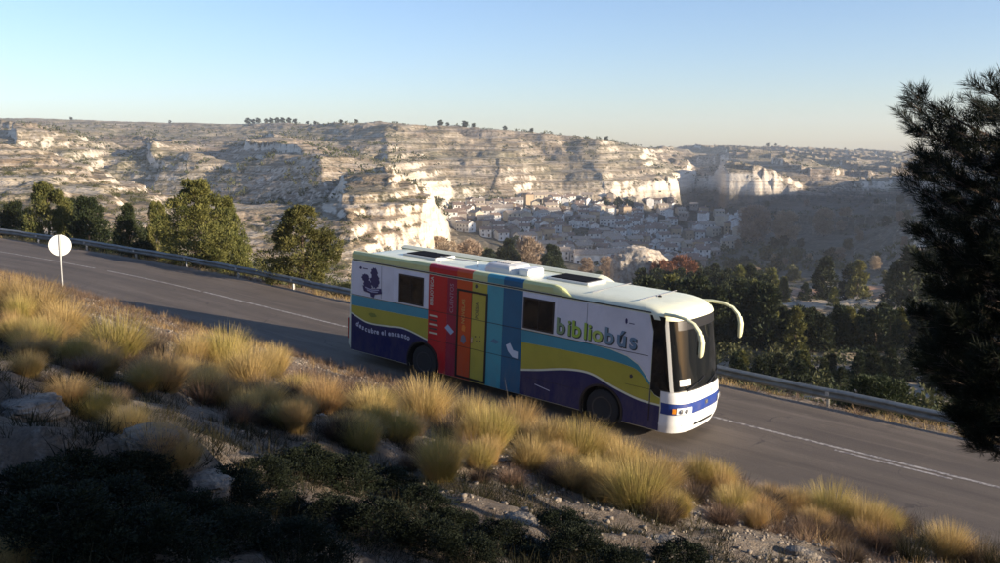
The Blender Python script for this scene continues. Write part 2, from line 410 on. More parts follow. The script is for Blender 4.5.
sn = n.t.nodes.new('ShaderNodeTexNoise'); sn.inputs['Scale'].default_value = 1; sn.inputs['Detail'].default_value = 7; sn.inputs['Roughness'].default_value = .65; n.t.links.new(mpu.outputs[0], sn.inputs['Vector'])
col = n.mix(n.rng(sn.outputs[0], .52, .66, 0, .55), col, (.07, .055, .043)); col = n.mix(n.rng(sn.outputs[0], .46, .34, 0, .5), col, (.20, .16, .125))
edge = n.math('MAXIMUM', n.rng(l_, 4.35, 4.78), n.rng(l_, -1.75, -2.1))
col = n.mix(n.math('MULTIPLY', edge, n.rng(d, .4, .6)), col, (.27, .21, .16))
crk = n.t.nodes.new('ShaderNodeTexVoronoi'); crk.feature = 'DISTANCE_TO_EDGE'; crk.inputs['Scale'].default_value = .45
wv = n.t.nodes.new('ShaderNodeMapping'); nn = n.t.nodes.new('ShaderNodeTexNoise'); nn.inputs['Scale'].default_value = 1.2; nn.inputs['Detail'].default_value = 5
n.t.links.new(n.pos.outputs['Position'], nn.inputs['Vector'])
ad = n.t.nodes.new('ShaderNodeVectorMath'); ad.operation = 'ADD'; n.t.links.new(n.pos.outputs['Position'], ad.inputs[0]); n.t.links.new(nn.outputs[1], ad.inputs[1]); n.t.links.new(ad.outputs[0], crk.inputs['Vector'])
col = n.mix(n.math('MULTIPLY', n.rng(crk.outputs[0], .004, .012, .6, 0), n.rng(a, .5, .6)), col, (.03, .026, .024))
n.bump(n.math('ADD', b, n.math('MULTIPLY', d, .6)), .012)
M_ASPH = n.done(col, .82, .4)
M_LINE = mat('worn_white_paint', (.42, .38, .33), .7, noise=(9, (.13, .11, .10), .44, .60))

# ------------------------------------------------------------------ structure: bank, road, valley
sv = np.concatenate([np.arange(-100, -32, .5), np.arange(-32, 26, .13), np.arange(26, 70, .5)])
lv = np.concatenate([np.arange(-70, -23, 1.0), np.arange(-23, 9, .13), np.arange(9, 20, .4)])
SS, LL = np.meshgrid(sv, lv, indexing='ij')
wx, wy, wz = W(SS, LL)
V = np.stack([wx, wy, near_h(wx, wy)], -1).reshape(-1, 3)
tag(link('hillside', npmesh('hillside', V, grid_faces(len(sv), len(lv)), M_BANK, True)), kind='structure')

def strip(name, s0, s1, ls, z, m, ds=.5, kind='structure', wob=0):
    s_ = np.arange(s0, s1+1e-6, ds); rows = []
    A, B = np.meshgrid(s_, np.array(ls), indexing='ij')
    Bn = B.copy()
    if wob:
        Bn[:, 0] += fbm(s_*.9, s_*0+3.3, 5, 4)*wob; Bn[:, -1] += fbm(s_*.9, s_*0+8.3, 6, 4)*wob
    x, y, zz = W(A, Bn); crown = z - .0*B
    V = np.stack([x, y, zz+crown], -1).reshape(-1, 3)
    me = npmesh(name, V, grid_faces(len(s_), len(ls)), m, True)
    uv = me.uv_layers.new(name='UVMap'); li = np.zeros(len(me.loops), np.int32); me.loops.foreach_get('vertex_index', li)
    U = np.stack([A.ravel()[li], B.ravel()[li]], -1).astype(np.float32); uv.data.foreach_set('uv', U.ravel())
    o = link(name, me); tag(o, kind=kind); return o
strip('road', -99, 68, [-2.25, -1.5, -.5, .6, 1.7, 2.8, 3.9, 4.85], 0.0, M_ASPH, .25, wob=.13)
mk = MB()
def dash(s0, s1, l0, wd):
    k = max(2, int((s1-s0)/.5)+1); rows = []
    for i in range(k):
        s = s0+(s1-s0)*i/(k-1); rows.append([W(s, l0-wd/2, .005), W(s, l0+wd/2, .005)])
    mk.grid([[tuple(map(float, p)) for p in r] for r in rows])
s = -12.2
while s < 60: dash(s, s+11.3, 1.68, .12); s += 11.6
s = -14.5
for s0, s1 in ((-19.5, -12.4), (-30, -20.5), (-42, -31), (-54, -43)): dash(s0, s1, 1.66, .10)
dash(14.9, 17.6, 1.45, .10)
tag(mk.build('centre_line', M_LINE), kind='structure')

px_ = np.concatenate([np.arange(-500, -45, 9), np.arange(-45, 1045, 1.25), np.arange(1045, 1560, 12)])
tt = np.linspace(0, 1, 620)
D0 = np.interp(px_, EDX, EDD)-1.5
dens = np.interp
# ring spacing: denser where the cliffs stand
knt = np.array([0, .04, .25, .42, .80, .93, 1.0]); val = np.array([0, .08, .30, .44, .78, .90, 1.0])
lg = np.log(D0)[None, :]+(np.log(2600)-np.log(D0))[None, :]*tt[:, None]
DD = np.exp(lg); XX = (px_[None, :]-500)/(F*.99)*DD
Zf = far_h(XX, DD)
V = np.stack([XX, DD, Zf], -1).reshape(-1, 3)
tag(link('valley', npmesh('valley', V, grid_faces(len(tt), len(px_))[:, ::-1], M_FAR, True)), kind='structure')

# hills to the right of the view whose shade lies over the valley
tv = np.arange(105, 620, 9.0); cv = np.arange(330, 1900, 9.0)
T2, C2 = np.meshgrid(tv, cv, indexing='ij')
hx = T2*.9026+C2*.4305; hy = -T2*.4305+C2*.9026
top = np.interp(C2, [330, 550, 630, 900, 1300], [40, 40, 33, 14, 8])+fbm(hx/40, hy/40, 120, 4)*9
hz = -75+(top+75)*sstep(105, 150, T2)*(1-sstep(520, 620, T2))*sstep(330, 430, C2+fbm(hx/60, hy/60, 5, 3)*40)*(1-sstep(1050, 1250, C2))
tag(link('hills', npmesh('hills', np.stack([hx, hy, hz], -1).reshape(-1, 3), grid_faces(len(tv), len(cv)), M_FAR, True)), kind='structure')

#@@HAZE
bm = bmesh.new(); bmesh.ops.create_cube(bm, size=1)
for v in bm.verts: v.co = Vector((v.co.x*6400, v.co.y*3300+1350, (v.co.z+.5)*250-150))
hz_me = bpy.data.meshes.new('haze'); bm.to_mesh(hz_me); bm.free()
hm = bpy.data.materials.new('haze_air'); hm.use_nodes = True; t = hm.node_tree; t.nodes.remove(t.nodes['Principled BSDF'])
pv = t.nodes.new('ShaderNodeVolumePrincipled'); pv.inputs['Density'].default_value = .00018; pv.inputs['Color'].default_value = (.86, .92, 1, 1); pv.inputs['Anisotropy'].default_value = .2
t.links.new(pv.outputs[0], t.nodes['Material Output'].inputs['Volume']); hz_me.materials.append(hm)
tag(link('haze', hz_me), kind='stuff')

# ------------------------------------------------------------------ guardrail
M_GALV = mat('galvanised_steel', (.27, .28, .26), .55, .35, noise=(3, (.18, .185, .175), .4, .65), bump=(20, .002))
M_POST = mat('weathered_post', (.50, .49, .46), .6, .3, noise=(6, (.25, .22, .19), .5, .7))
def rail_line(l0, name, s0, s1):
    g = empty(name, Matrix.Translation(Vector([float(q) for q in W(0, l0, 0)])))
    inv = g.matrix_world.inverted()
    prof = [(-.005, .52), (.035, .50), (.075, .455), (.075, .43), (.03, .395), (0, .365), (.03, .335), (.075, .30), (.075, .275), (.035, .225), (-.005, .205)]
    prof = [(-a, b) for a, b in prof]; back = [(a+.006, b) for a, b in prof[::-1]]
    rows = []; s = s0
    while s <= s1:
        dz = .012*math.sin(s*.9)+.01*math.sin(s*2.3)
        rows.append([tuple(inv @ Vector([float(q) for q in W(s, l0+a, b+dz)])) for a, b in prof+back+prof[:1]]); s += 1.0
    m = MB().grid(rows); m.build('rail', M_GALV, g, smooth=True)
    s = s0+.5
    while s < s1:
        p = inv @ Vector([float(q) for q in W(s, l0+.09, 0)])
        b = MB(); hh = .47
        b.box((-.03, -.05, -.55), (.03, -.044, hh)); b.box((-.03, .044, -.55), (.03, .05, hh)); b.box((-.004, -.044, -.55), (.004, .044, hh))
        b.box((-.05, -.16, .29), (.05, -.05, .44))
        o = b.build('post', M_POST, g); o.location = p; o.rotation_euler = (0, 0, -YAW+.02*math.sin(s*7)); s += 4.0
    return g
tag(rail_line(5.08, 'guardrail', -99, 34), 'long galvanised steel guardrail on posts along the far edge of the road', 'guardrail')

# ------------------------------------------------------------------ road sign seen from behind
x, y, z = [float(q) for q in W(-16.4, -2.25, 0)]
z = nz_(x, y)
sg = empty('road_sign', Matrix.Translation((x, y, z)) @ Matrix.Rotation(R(22), 4, 'Z'))
tag(sg, 'round road sign seen from its blank pale back on a slim pole beside the road', 'road sign')
M_SIGNB = mat('sign_back_grey', (.80, .80, .74), .6, .0, noise=(4, (.70, .70, .64), .4, .7))
M_POLE = mat('sign_pole_galvanised', (.55, .55, .52), .5, .4)
h0 = -.1
MB().box((-.04, -.02, h0), (.04, .02, 2.38)).build('pole', M_POLE, sg, bevel=.006)
MB().lathe([(.445, .028), (.45, .032), (.45, .05), (.43, .055)], (0, 0, 1.93), 'y', 40).build('sign_plate', M_SIGNB, sg)
MB().box((-.30, .0215, 2.06), (.30, .0275, 2.10)).box((-.30, .0215, 1.76), (.30, .0275, 1.80)).build('bracket', M_POLE, sg)

# ------------------------------------------------------------------ mobile library bus
L_ = 12.02
Mb = Matrix(((HX*CG, LX, HX*SG), (HY*CG, LY, HY*SG), (-SG, 0, CG))).to_4x4(); Mb.translation = Vector((P0[0], P0[1], P0[2]))
bus = empty('mobile_library_bus', Mb)
tag(bus, 'white mobile library bus with rainbow book spines driving down the road', 'bus')
def paint(name, c, rough=.28):
    if name in MATS: return MATS[name]
    m = mat(name, c, rough, 0, .5, noise=(1.3, tuple(q*.84 for q in c), .45, .75), bump=(1.6, .004)); n = m.node_tree; b = n.nodes['Principled BSDF']
    src = b.inputs['Base Color'].links[0].from_socket; tc = n.nodes.new('ShaderNodeTexCoord'); sx = n.nodes.new('ShaderNodeSeparateXYZ'); n.links.new(tc.outputs['Object'], sx.inputs[0])
    r1 = n.nodes.new('ShaderNodeMapRange'); r1.inputs[1].default_value = 1.5; r1.inputs[2].default_value = .3; r1.inputs[4].default_value = .32; n.links.new(sx.outputs[2], r1.inputs[0])
    t = n.nodes.new('ShaderNodeTexNoise'); t.inputs['Scale'].default_value = 5; t.inputs['Detail'].default_value = 8; t.inputs['Roughness'].default_value = .7; mp = n.nodes.new('ShaderNodeMapping'); mp.inputs['Scale'].default_value = (1, 1, .35)
    n.links.new(tc.outputs['Object'], mp.inputs[0]); n.links.new(mp.outputs[0], t.inputs['Vector']); r2 = n.nodes.new('ShaderNodeMapRange'); r2.inputs[1].default_value = .38; r2.inputs[2].default_value = .7; n.links.new(t.outputs[0], r2.inputs[0])
    ml = n.nodes.new('ShaderNodeMath'); ml.operation = 'MULTIPLY'; n.links.new(r1.outputs[0], ml.inputs[0]); n.links.new(r2.outputs[0], ml.inputs[1])
    ad = n.nodes.new('ShaderNodeMath'); ad.operation = 'MULTIPLY_ADD'; ad.inputs[1].default_value = .04; n.links.new(r2.outputs[0], ad.inputs[0]); n.links.new(ml.outputs[0], ad.inputs[2])
    mx = n.nodes.new('ShaderNodeMix'); mx.data_type = 'RGBA'; n.links.new(ad.outputs[0], mx.inputs[0]); n.links.new(src, mx.inputs[6]); mx.inputs[7].default_value = (.20, .16, .12, 1); n.links.new(mx.outputs[2], b.inputs['Base Color'])
    ro = n.nodes.new('ShaderNodeMapRange'); ro.inputs[3].default_value = rough; ro.inputs[4].default_value = .75; n.links.new(ad.outputs[0], ro.inputs[0]); n.links.new(ro.outputs[0], b.inputs['Roughness'])
    return m
P_WHITE = paint('bus_white', (.70, .70, .74)); P_CREAM = paint('bus_cream', (.82, .82, .60)); P_LIME = paint('bus_lime', (.58, .60, .26))
P_NAVY = paint('bus_navy', (.002, .008, .085)); P_NAVY_LIT = paint('bus_navy_lit', (.012, .045, .24)); P_TEAL = paint('bus_teal', (.05, .29, .37)); P_OLIVE = paint('bus_olive', (.44, .39, .05))  # front blue is the navy again, brighter, with sunlight put into the colour
P_RED = paint('bus_red', (.52, .006, .014)); P_CRIM = paint('bus_crimson', (.30, .006, .04)); P_ORG = paint('bus_orange', (.60, .07, .010))
P_YEL = paint('bus_yellow', (.48, .41, .06)); P_LTEAL = paint('bus_light_teal', (.06, .34, .40)); P_DTEAL = paint('bus_dark_teal', (.003, .12, .23))
P_BLACK = mat('bus_black_trim', (.012, .012, .014), .35); P_MIR = paint('mirror_lime', (.72, .72, .46)); P_GLASS = mat('bus_dark_glass', (.006, .007, .008), .05, 0, .35)
P_RUB = mat('tyre_rubber', (.02, .02, .02), .85); P_RIM = mat('wheel_rim_steel', (.07, .07, .075), .4, .6); P_CHR = mat('lamp_chrome', (.75, .75, .75), .15, .9)
P_LAMP = mat('lamp_lens', (.75, .78, .8), .08, 0, .9); P_REDL = mat('tail_lens_red', (.35, .01, .01), .2); P_GREY = mat('bus_grey_roof_unit', (.60, .60, .58), .55)
P_AMB = mat('amber_lens', (.7, .25, .02), .2)
def wz_(z): return np.interp(z, [.28, .5, 3.2, 3.27, 3.34, 3.39, 3.43, 3.455, 3.47], [1.19, 1.25, 1.25, 1.235, 1.20, 1.12, .95, .6, .02])
def xf_(z): return np.interp(z, [.28, .5, .9, 1.3, 1.36, 3.0, 3.12, 3.22, 3.32, 3.39, 3.43, 3.455, 3.47], [11.93, 12.02, 12.06, 12.02, 11.99, 11.74, 11.72, 11.66, 11.5, 11.25, 10.9, 10.4, 9.4])
def xr_(z): return np.interp(z, [.28, .5, 3.2, 3.34, 3.43, 3.47], [.06, 0, .10, .2, .45, 1.2])
def front_pt(t, z, off=0, D=.62, p=2.9):
    w_ = float(wz_(z)); xf = float(xf_(z)); c = abs(math.cos(t))**(2/p); s_ = math.copysign(abs(math.sin(t))**(2/p), t)
    x = xf-D+D*c; y = w_*s_
    n = Vector((abs(math.cos(t))**(2-2/p)/D, math.copysign(abs(math.sin(t))**(2-2/p), t)/w_, .08 if z > 1.36 else 0)).normalized()
    return (x+n.x*off, y+n.y*off, z+n.z*off)
def tfor(y, z, p=2.9):
    q = min(.9999, abs(y)/float(wz_(z))); return math.copysign(math.asin(q**(p/2)), y)
zl = [.28, .4, .5, .8, 1.1, 1.33, 1.36, 1.8, 2.3, 2.8, 3.05, 3.2, 3.24, 3.27, 3.305, 3.34, 3.365, 3.39, 3.41, 3.43, 3.445, 3.455, 3.463, 3.47]
rows = []
for z in zl:
    w_ = float(wz_(z)); xf = float(xf_(z))-.62; xr = float(xr_(z))+.25; ring = []
    for i in range(14): ring.append((xr+(xf-xr)*i/14, -w_, z))
    for i in range(25): ring.append(front_pt(-math.pi/2+math.pi*i/24, z))
    for i in range(1, 14): ring.append((xf+(xr-xf)*i/14, w_, z))
    for i in range(15):
        t = math.pi/2-math.pi*i/14; c = abs(math.cos(t))**.5; s_ = math.copysign(abs(math.sin(t))**.5, t)
        ring.append((xr-.25*c, w_*s_, z))
    ring.append(ring[0]); rows.append(ring)
b = MB().grid(rows); k = len(rows[0]); b.f.append(tuple(range(k-1))); b.f.append(tuple((len(rows)-1)*k+i for i in range(k-1)))
me = b.mesh('body', P_CREAM, True)
bm = bmesh.new(); bm.from_mesh(me); bmesh.ops.remove_doubles(bm, verts=bm.verts, dist=.0005); bmesh.ops.recalc_face_normals(bm, faces=bm.faces); bm.to_mesh(me); bm.free()
body = link('body', me, bus)
WX = (3.42, 9.72)
cut = MB()
for wx_ in WX: cut.lathe([(.60, -1.5), (.60, -.72)], (wx_, 0, .50), 'y', 40).lathe([(.60, .72), (.60, 1.5)], (wx_, 0, .50), 'y', 40)
cu = cut.build('cutter', P_BLACK)
md = body.modifiers.new('b', 'BOOLEAN'); md.operation = 'DIFFERENCE'; md.solver = 'EXACT'; md.object = cu
cu.matrix_world = Mb.copy(); bpy.context.view_layer.update()
dg = bpy.context.evaluated_depsgraph_get(); nm = bpy.data.meshes.new_from_object(body.evaluated_get(dg)); body.modifiers.clear(); body.data = nm; nm.name = 'body'
nm.materials.clear(); nm.materials.append(P_CREAM); nm.materials.append(P_BLACK)
for p in nm.polygons:
    c = p.center; p.material_index = 1 if (abs(c.y) < 1.19 and c.z < 1.15 and .3 < c.x < 11.2 and any(abs(c.x-q) < .63 for q in WX)) else 0
try: nm.set_sharp_from_angle(angle=R(35))
except Exception: pass
bpy.data.objects.remove(cu)
YS = -1.25
def plate(name, pts, m, lvl=1, side=-1, parent=None, th=.003, y0=None):
    base = (1.25+.0025*lvl) if y0 is None else y0
    return MB().prism(pts, lambda a, b, t: (a, side*(base+t), b), th).build(name, m, parent or bus)
def arch(cx, r, z0, n=18, rev=False):   # points of the wheel arch from left to right at height z0
    a0 = math.asin((.5-z0)/r) if abs(.5-z0) < r else 0
    pts = []
    for i in range(n+1):
        t = math.pi+a0 - (math.pi+2*a0)*i/n
        pts.append((cx+r*math.cos(t), .5+r*math.sin(t)))
    return pts
def wave(pts, n=40):
    xs = [p[0] for p in pts]; zs = [p[1] for p in pts]; out = []
    # smooth interpolation with cosine easing through monotone cubic
    m_ = [0]*len(xs)
    for i in range(len(xs)):
        if 0 < i < len(xs)-1: m_[i] = (zs[i+1]-zs[i-1])/(xs[i+1]-xs[i-1])
    m_[0] = (zs[1]-zs[0])/(xs[1]-xs[0]); m_[-1] = (zs[-1]-zs[-2])/(xs[-1]-xs[-2])
    for k in range(n+1):
        x = xs[0]+(xs[-1]-xs[0])*k/n; i = max(j for j in range(len(xs)-1) if xs[j] <= x+1e-9)
        h = xs[i+1]-xs[i]; t = (x-xs[i])/h
        out.append((x, (2*t**3-3*t*t+1)*zs[i]+(t**3-2*t*t+t)*h*m_[i]+(-2*t**3+3*t*t)*zs[i+1]+(t**3-t*t)*h*m_[i+1]))
    return out
Z0 = .32
def skirt(x0, x1, top, archs, z0=Z0):
    """closed outline: wavy top from x0 to x1, bottom with wheel arches"""
    bot = [(x0, z0)]
    for a in archs: bot += arch(a, .63, z0)
    bot.append((x1, z0)); return bot+top[::-1]
XR, X37 = .26, 3.60
wr = wave([(XR, 1.50), (1.0, 1.30), (1.9, 1.33), (2.6, 1.38), (X37, 1.20)])
Fx = 7.08; XE = 11.40
wf = wave([(Fx, .98), (7.7, 1.10), (8.6, 1.30), (9.35, 1.34), (10.1, 1.12), (10.8, .97), (XE, .95)])
up = lambda w_, d: [(a, b+d) for a, b in w_]
for side in (-1, 1):
    if side < 0:
        plate('navy_skirt', skirt(XR, X37, wr, [3.42-.0] if False else [], Z0)[:1]+[(2.78, Z0)]+[p for p in arch(3.42, .63, Z0) if p[0] < X37-.001]+[(X37, .5+math.sqrt(.63**2-(X37-3.42)**2))]+wr[::-1], P_NAVY, 1, side)
        plate('navy_skirt', skirt(Fx, XE, wf, [9.72]), P_NAVY, 1, side)
        for (nm_, a, b_, w_, zt) in (('r', XR, X37, up(wr, .05), [(XR, 1.78), (X37, 1.86)]), ('f', Fx, 11.09, [p for p in up(wf, .06) if p[0] < 11.09], None)):
            w0 = w_ if nm_ == 'r' else w_+[(11.09, 1.01)]
            if nm_ == 'r': top = zt
            else: top = wave([(Fx, 1.80), (8.6, 1.84), (9.8, 1.84), (10.4, 1.80), (10.75, 1.72), (11.09, 1.42)])
            plate('olive_band', w0+top[::-1], P_OLIVE, 1, side)
            tt_ = up(top, .004)
            if nm_ == 'r': plate('teal_band', tt_+[(X37, 2.14), (XR, 2.12)], P_TEAL, 1, side)
            else: plate('teal_band', tt_+[(11.09, 1.50), (10.9, 1.70), (10.72, 1.88), (10.4, 2.03), (9.9, 2.12), (9.3, 2.15), (Fx, 2.16)], P_TEAL, 1, side)
        plate('rear_white_panel', [(XR, 2.15), (X37, 2.17), (X37, 3.22), (XR, 3.20)], P_WHITE, 1, side)
        plate('front_white_panel', [(Fx, 2.185), (9.3, 2.175), (9.9, 2.145), (10.42, 2.055), (10.74, 1.90), (10.92, 1.72), (11.09, 1.54), (11.09, 2.8), (10.95, 3.21), (Fx, 3.22)], P_WHITE, 1, side)
        # rainbow of book spines
        sp = [(3.605, 4.34, P_RED, 'red_spine'), (4.34, 4.70, P_CRIM, 'crimson_spine'), (4.70, 5.27, P_ORG, 'orange_spine'), (5.27, 5.83, P_YEL, 'yellow_spine'), (5.83, 6.40, P_LTEAL, 'light_teal_spine'), (6.40, 7.075, P_DTEAL, 'dark_teal_spine')]
        for a, b_, m, nm_ in sp:
            if a < 4:
                ar = [(a, .5+math.sqrt(.63**2-(a-3.42)**2))]+[p for p in arch(3.42, .63, .31) if p[0] > a+.01]
                pts = ar+[(b_, .31), (b_, 3.22), (a, 3.22)]
            else: pts = [(a+.003, .31), (b_, .31), (b_, 3.22), (a+.003, 3.22)]
            plate(nm_, pts, m, 1, side)
        cols = [(.30, 3.60, P_LIME), (3.605, 4.7, P_RED), (4.703, 5.27, P_ORG), (5.273, 5.83, P_LIME), (5.833, 6.40, P_LTEAL), (6.403, 7.07, P_DTEAL), (7.073, 8.05, P_LIME)]
    else:
        plate('navy_skirt', skirt(XR, XE, wave([(XR, 1.5), (1.0, 1.3), (2.6, 1.38), (4.5, 1.1), (7.7, 1.10), (9.35, 1.34), (10.8, .97), (XE, .95)], 60), [3.42, 9.72]), P_NAVY, 1, side)
        plate('white_panel', [(XR, 2.17), (11.0, 2.17), (10.95, 3.2), (XR, 3.2)], P_WHITE, 1, side)
        cols = [(.30, 8.05, P_CREAM)]
    for i, (a, b_, m) in enumerate(cols):
        q = 0
        if i == len(cols)-1:
            pr = [(1.262, 3.30), (1.262, 3.45), (1.20, 3.525), (1.10, 3.53), (.93, 3.46), (1.1, 3.30)]; pe = [(1.25, 3.24), (1.243, 3.262), (1.236, 3.272), (1.225, 3.278), (1.1, 3.27), (1.1, 3.24)]
            MB().grid([[(b_+.001+.75*f, side*(p[0]+(e_[0]-p[0])*f*f*(3-2*f)), p[1]+(e_[1]-p[1])*f*f*(3-2*f)) for p, e_ in zip(pr+pr[:1], pe+pe[:1])] for f in (0, .2, .4, .6, .8, 1)]).build('cornice', m, bus, smooth=True)
        MB().prism([(1.262, 3.30), (1.262, 3.45), (1.20, 3.525), (1.10, 3.53), (.93, 3.46), (1.1, 3.30)], lambda u, v, t, a=a, b_=b_, q=q, side=side: ((b_+q*(3.53-v)*3) if t else a, side*u, v), 1).build('cornice', m, bus)
    MB().box((.3, min(side*1.252, side*1.266), 3.245), (11.0, max(side*1.252, side*1.266), 3.275)).build('gutter', P_BLACK, bus)
plate('waist_seam', [(XR, 2.135), (11.0, 2.155), (11.0, 2.17), (XR, 2.15)], P_BLACK, 4)
plate('lower_seam', [(3.61, 1.27), (7.07, 1.27), (7.07, 1.283), (3.61, 1.283)], P_BLACK, 4)
for xx in (1.62, 9.15): plate('panel_seam', [(xx, 2.18), (xx+.012, 2.18), (xx+.012, 3.2), (xx, 3.2)], mat('seam_grey', (.2, .2, .22)), 3)
for a, b_, zz in ((.4, 3.5, 1.02), (7.3, 9.0, .86), (10.4, 11.2, 1.32)): plate('hatch_seam', [(a, zz), (b_, zz), (b_, zz+.008), (a, zz+.008)], P_BLACK, 3)
def ringplate(name, x0, x1, z0, z1, wd, m, lvl=5, th=.012):
    b = MB()
    base = 1.25+.0025*lvl
    for a0, a1, b0, b1 in ((x0, x1, z1-wd, z1), (x0, x1, z0, z0+wd), (x0, x0+wd, z0+wd, z1-wd), (x1-wd, x1, z0+wd, z1-wd)):
        b.box((a0, -(base+th), b0), (a1, -base, b1))
    return b.build(name, m, bus)
# side windows
for x0 in (2.44, 7.16):
    wn = MB().box((x0, -1.272, 2.26), (x0+.92, -1.262, 3.03)).build('side_window', P_GLASS, bus, bevel=.008)
    r_ = ringplate('window_frame', x0-.05, x0+.97, 2.21, 3.08, .05, P_BLACK); r_.parent = wn
    MB().box((x0+.45, -1.280, 2.26), (x0+.47, -1.2725, 3.03)).build('window_bar', P_BLACK, wn)
plate('window_surround', [(2.15, 2.185), (3.58, 2.19), (3.58, 3.2), (2.15, 3.2)], paint('bus_pale', (.74, .75, .80)), 3)
plate('window_surround', [(7.09, 2.2), (8.22, 2.2), (8.22, 3.2), (7.09, 3.2)], paint('bus_pale', (.74, .75, .80)), 3)
# service door between the spines
ringplate('door_frame', 4.72, 5.86, .34, 2.96, .06, P_BLACK, 4)
plate('door_seam', [(5.262, .4), (5.276, .4), (5.276, 2.9), (5.262, 2.9)], P_BLACK, 4)
MB().box((5.32, -1.30, 1.45), (5.36, -1.262, 1.62)).build('door_handle', P_CHR, bus, bevel=.006)
# driver side window and pillar
gl = [(11.115, 1.34), (11.10, 2.8), (10.98, 3.20), (11.40, 3.20), (11.40, 1.17), (11.24, 1.22)]
plate('cab_glass', gl, P_GLASS, 2, -1, th=.004); plate('cab_glass', gl, P_GLASS, 2, 1, th=.004)
plate('door_split', [(11.105, .52), (11.13, .52), (11.13, 1.5), (11.105, 1.5)], P_BLACK, 4)
plate('lower_cab_panel', [(11.135, 1.0), (XE, 1.0), (XE, 1.15), (11.24, 1.20), (11.135, 1.30)], P_OLIVE, 1)
# front cap patches
def patch(name, y0, y1, z0, z1, m, off=.008, nt_=24, nz=12, zf0=None, zf1=None, parent=None):
    rows = []
    for j in range(nz+1):
        row = []
        for i in range(nt_+1):
            f = i/nt_; za = z0 if zf0 is None else zf0(f); zb = z1 if zf1 is None else zf1(f); z = za+(zb-za)*j/nz
            ta, tb = (-math.pi/2 if y0 is None else tfor(y0, z)), (math.pi/2 if y1 is None else tfor(y1, z))
            row.append(front_pt(ta+(tb-ta)*f, z, off))
        rows.append(row)
    b = MB().grid(rows)
    rows2 = []
    for j in range(nz+1): rows2.append([tuple(Vector(p)-Vector((.01, 0, 0))) for p in rows[j]])
    return b.build(name, m, parent or bus, smooth=True)
patch('windscreen_glass', None, None, 1.36, 3.10, P_GLASS, .006)
patch('navy_front_band', None, None, .78, 1.06, P_NAVY_LIT, .005, nz=4)
patch('front_panel', None, None, 1.065, 1.352, mat('bus_front_white', (.80, .80, .78), .3), .004, nz=4)
patch('bumper', None, None, .28, .775, mat('bus_front_white', (.80, .80, .78), .3), .012, nz=6)
patch('windscreen_trim', None, None, 1.352, 1.385, P_BLACK, .014, nz=1)
for s_ in (-1, 1):
    a, b_ = (-1.249, -1.175) if s_ < 0 else (1.175, 1.249)
    rows = []
    for j in range(13):
        z = 1.34+(3.10-1.34)*j/12
        rows.append([front_pt(tfor(s_*q*float(wz_(z)), z), z, .016) for q in (.938, .955, .972)])
    MB().grid(rows).build('pillar', mat('pillar_silver', (.62, .62, .58), .35), bus, smooth=True)
    hl = patch('headlight', *((-1.14, -.72) if s_ < 0 else (.72, 1.14)), .80, .97, P_LAMP, .022, 10, 4)
    for q in (1.04, .90): 
        c = front_pt(tfor(s_*q, .885), .885, .02); MB().lathe([(.058, 0), (.064, .012), (.03, .02), (.01, .022)], c, 'x', 16).build('reflector', P_CHR, hl)
    patch('indicator', *((-1.20, -1.15) if s_ < 0 else (1.15, 1.20)), .82, .95, P_AMB, .02, 3, 2)
    patch('fog_light', *((-.98, -.84) if s_ < 0 else (.84, .98)), .48, .58, P_LAMP, .02, 4, 2)
patch('grille_slot', -.5, .5, .42, .50, P_BLACK, .018, 8, 1)
patch('emblem', -.07, .07, .90, 1.0, P_CHR, .012, 6, 3)
patch('emblem', .30, .34, 1.13, 1.24, P_BLACK, .012, 3, 3)
patch('placard', -1.05, -.70, 1.50, 1.66, mat('placard_white', (.8, .8, .76), .5), .012, 6, 2)
patch('number_plate', -.26, .26, .60, .71, mat('placard_white', (.8, .8, .76), .5), .02, 4, 1)
for y0, y1 in ((-.85, -.05), (.1, .9)):
    pts = [front_pt(tfor(y0+(y1-y0)*q, 1.40+.22*q), 1.40+.22*q, .035) for q in (0, .33, .66, 1)]
    wp = MB().tube(pts, .012, 6).build('wiper', P_BLACK, bus)
    c = front_pt(tfor(y0, 1.36), 1.36, .02); MB().tube([c, pts[1]], .018, 6).build('wiper_arm', P_BLACK, wp)
patch('sun_visor', -1.0, 1.0, 2.86, 3.08, P_BLACK, .010, 16, 2)
patch('roof_brow', None, None, 3.10, 3.24, P_CREAM, .02, 24, 3)
# mirrors on long curved arms
for s_ in (-1, 1):
    fx = 0 if s_ < 0 else .22
    pts = [(11.35-fx, s_*1.20, 3.26), (11.65-fx, s_*1.27, 3.28), (11.95-fx, s_*1.32, 3.26), (12.2-fx, s_*1.35, 3.18), (12.36-fx, s_*1.37, 3.02), (12.43-fx, s_*1.375, 2.8), (12.44, s_*1.375, 2.55), (12.43, s_*1.375, 2.38)]
    # smooth and thicken towards the mirror head
    ar = MB().tube(pts[:6], [.052, .052, .050, .052, .060, .070], 10, .85).build('mirror_arm', P_MIR, bus, smooth=True)
    hd = MB().tube([(12.40-fx, s_*1.375, 2.96), (12.445-fx, s_*1.375, 2.78), (12.445-fx, s_*1.375, 2.56), (12.44-fx, s_*1.375, 2.45), (12.43-fx, s_*1.375, 2.41)], [.072, .092, .088, .07, .035], 12, .75).build('mirror_head', P_MIR, bus, smooth=True)
    MB().box((12.372-fx, s_*1.375-.075, 2.48), (12.380-fx, s_*1.375+.075, 2.84)).build('mirror_glass', P_GLASS, hd)
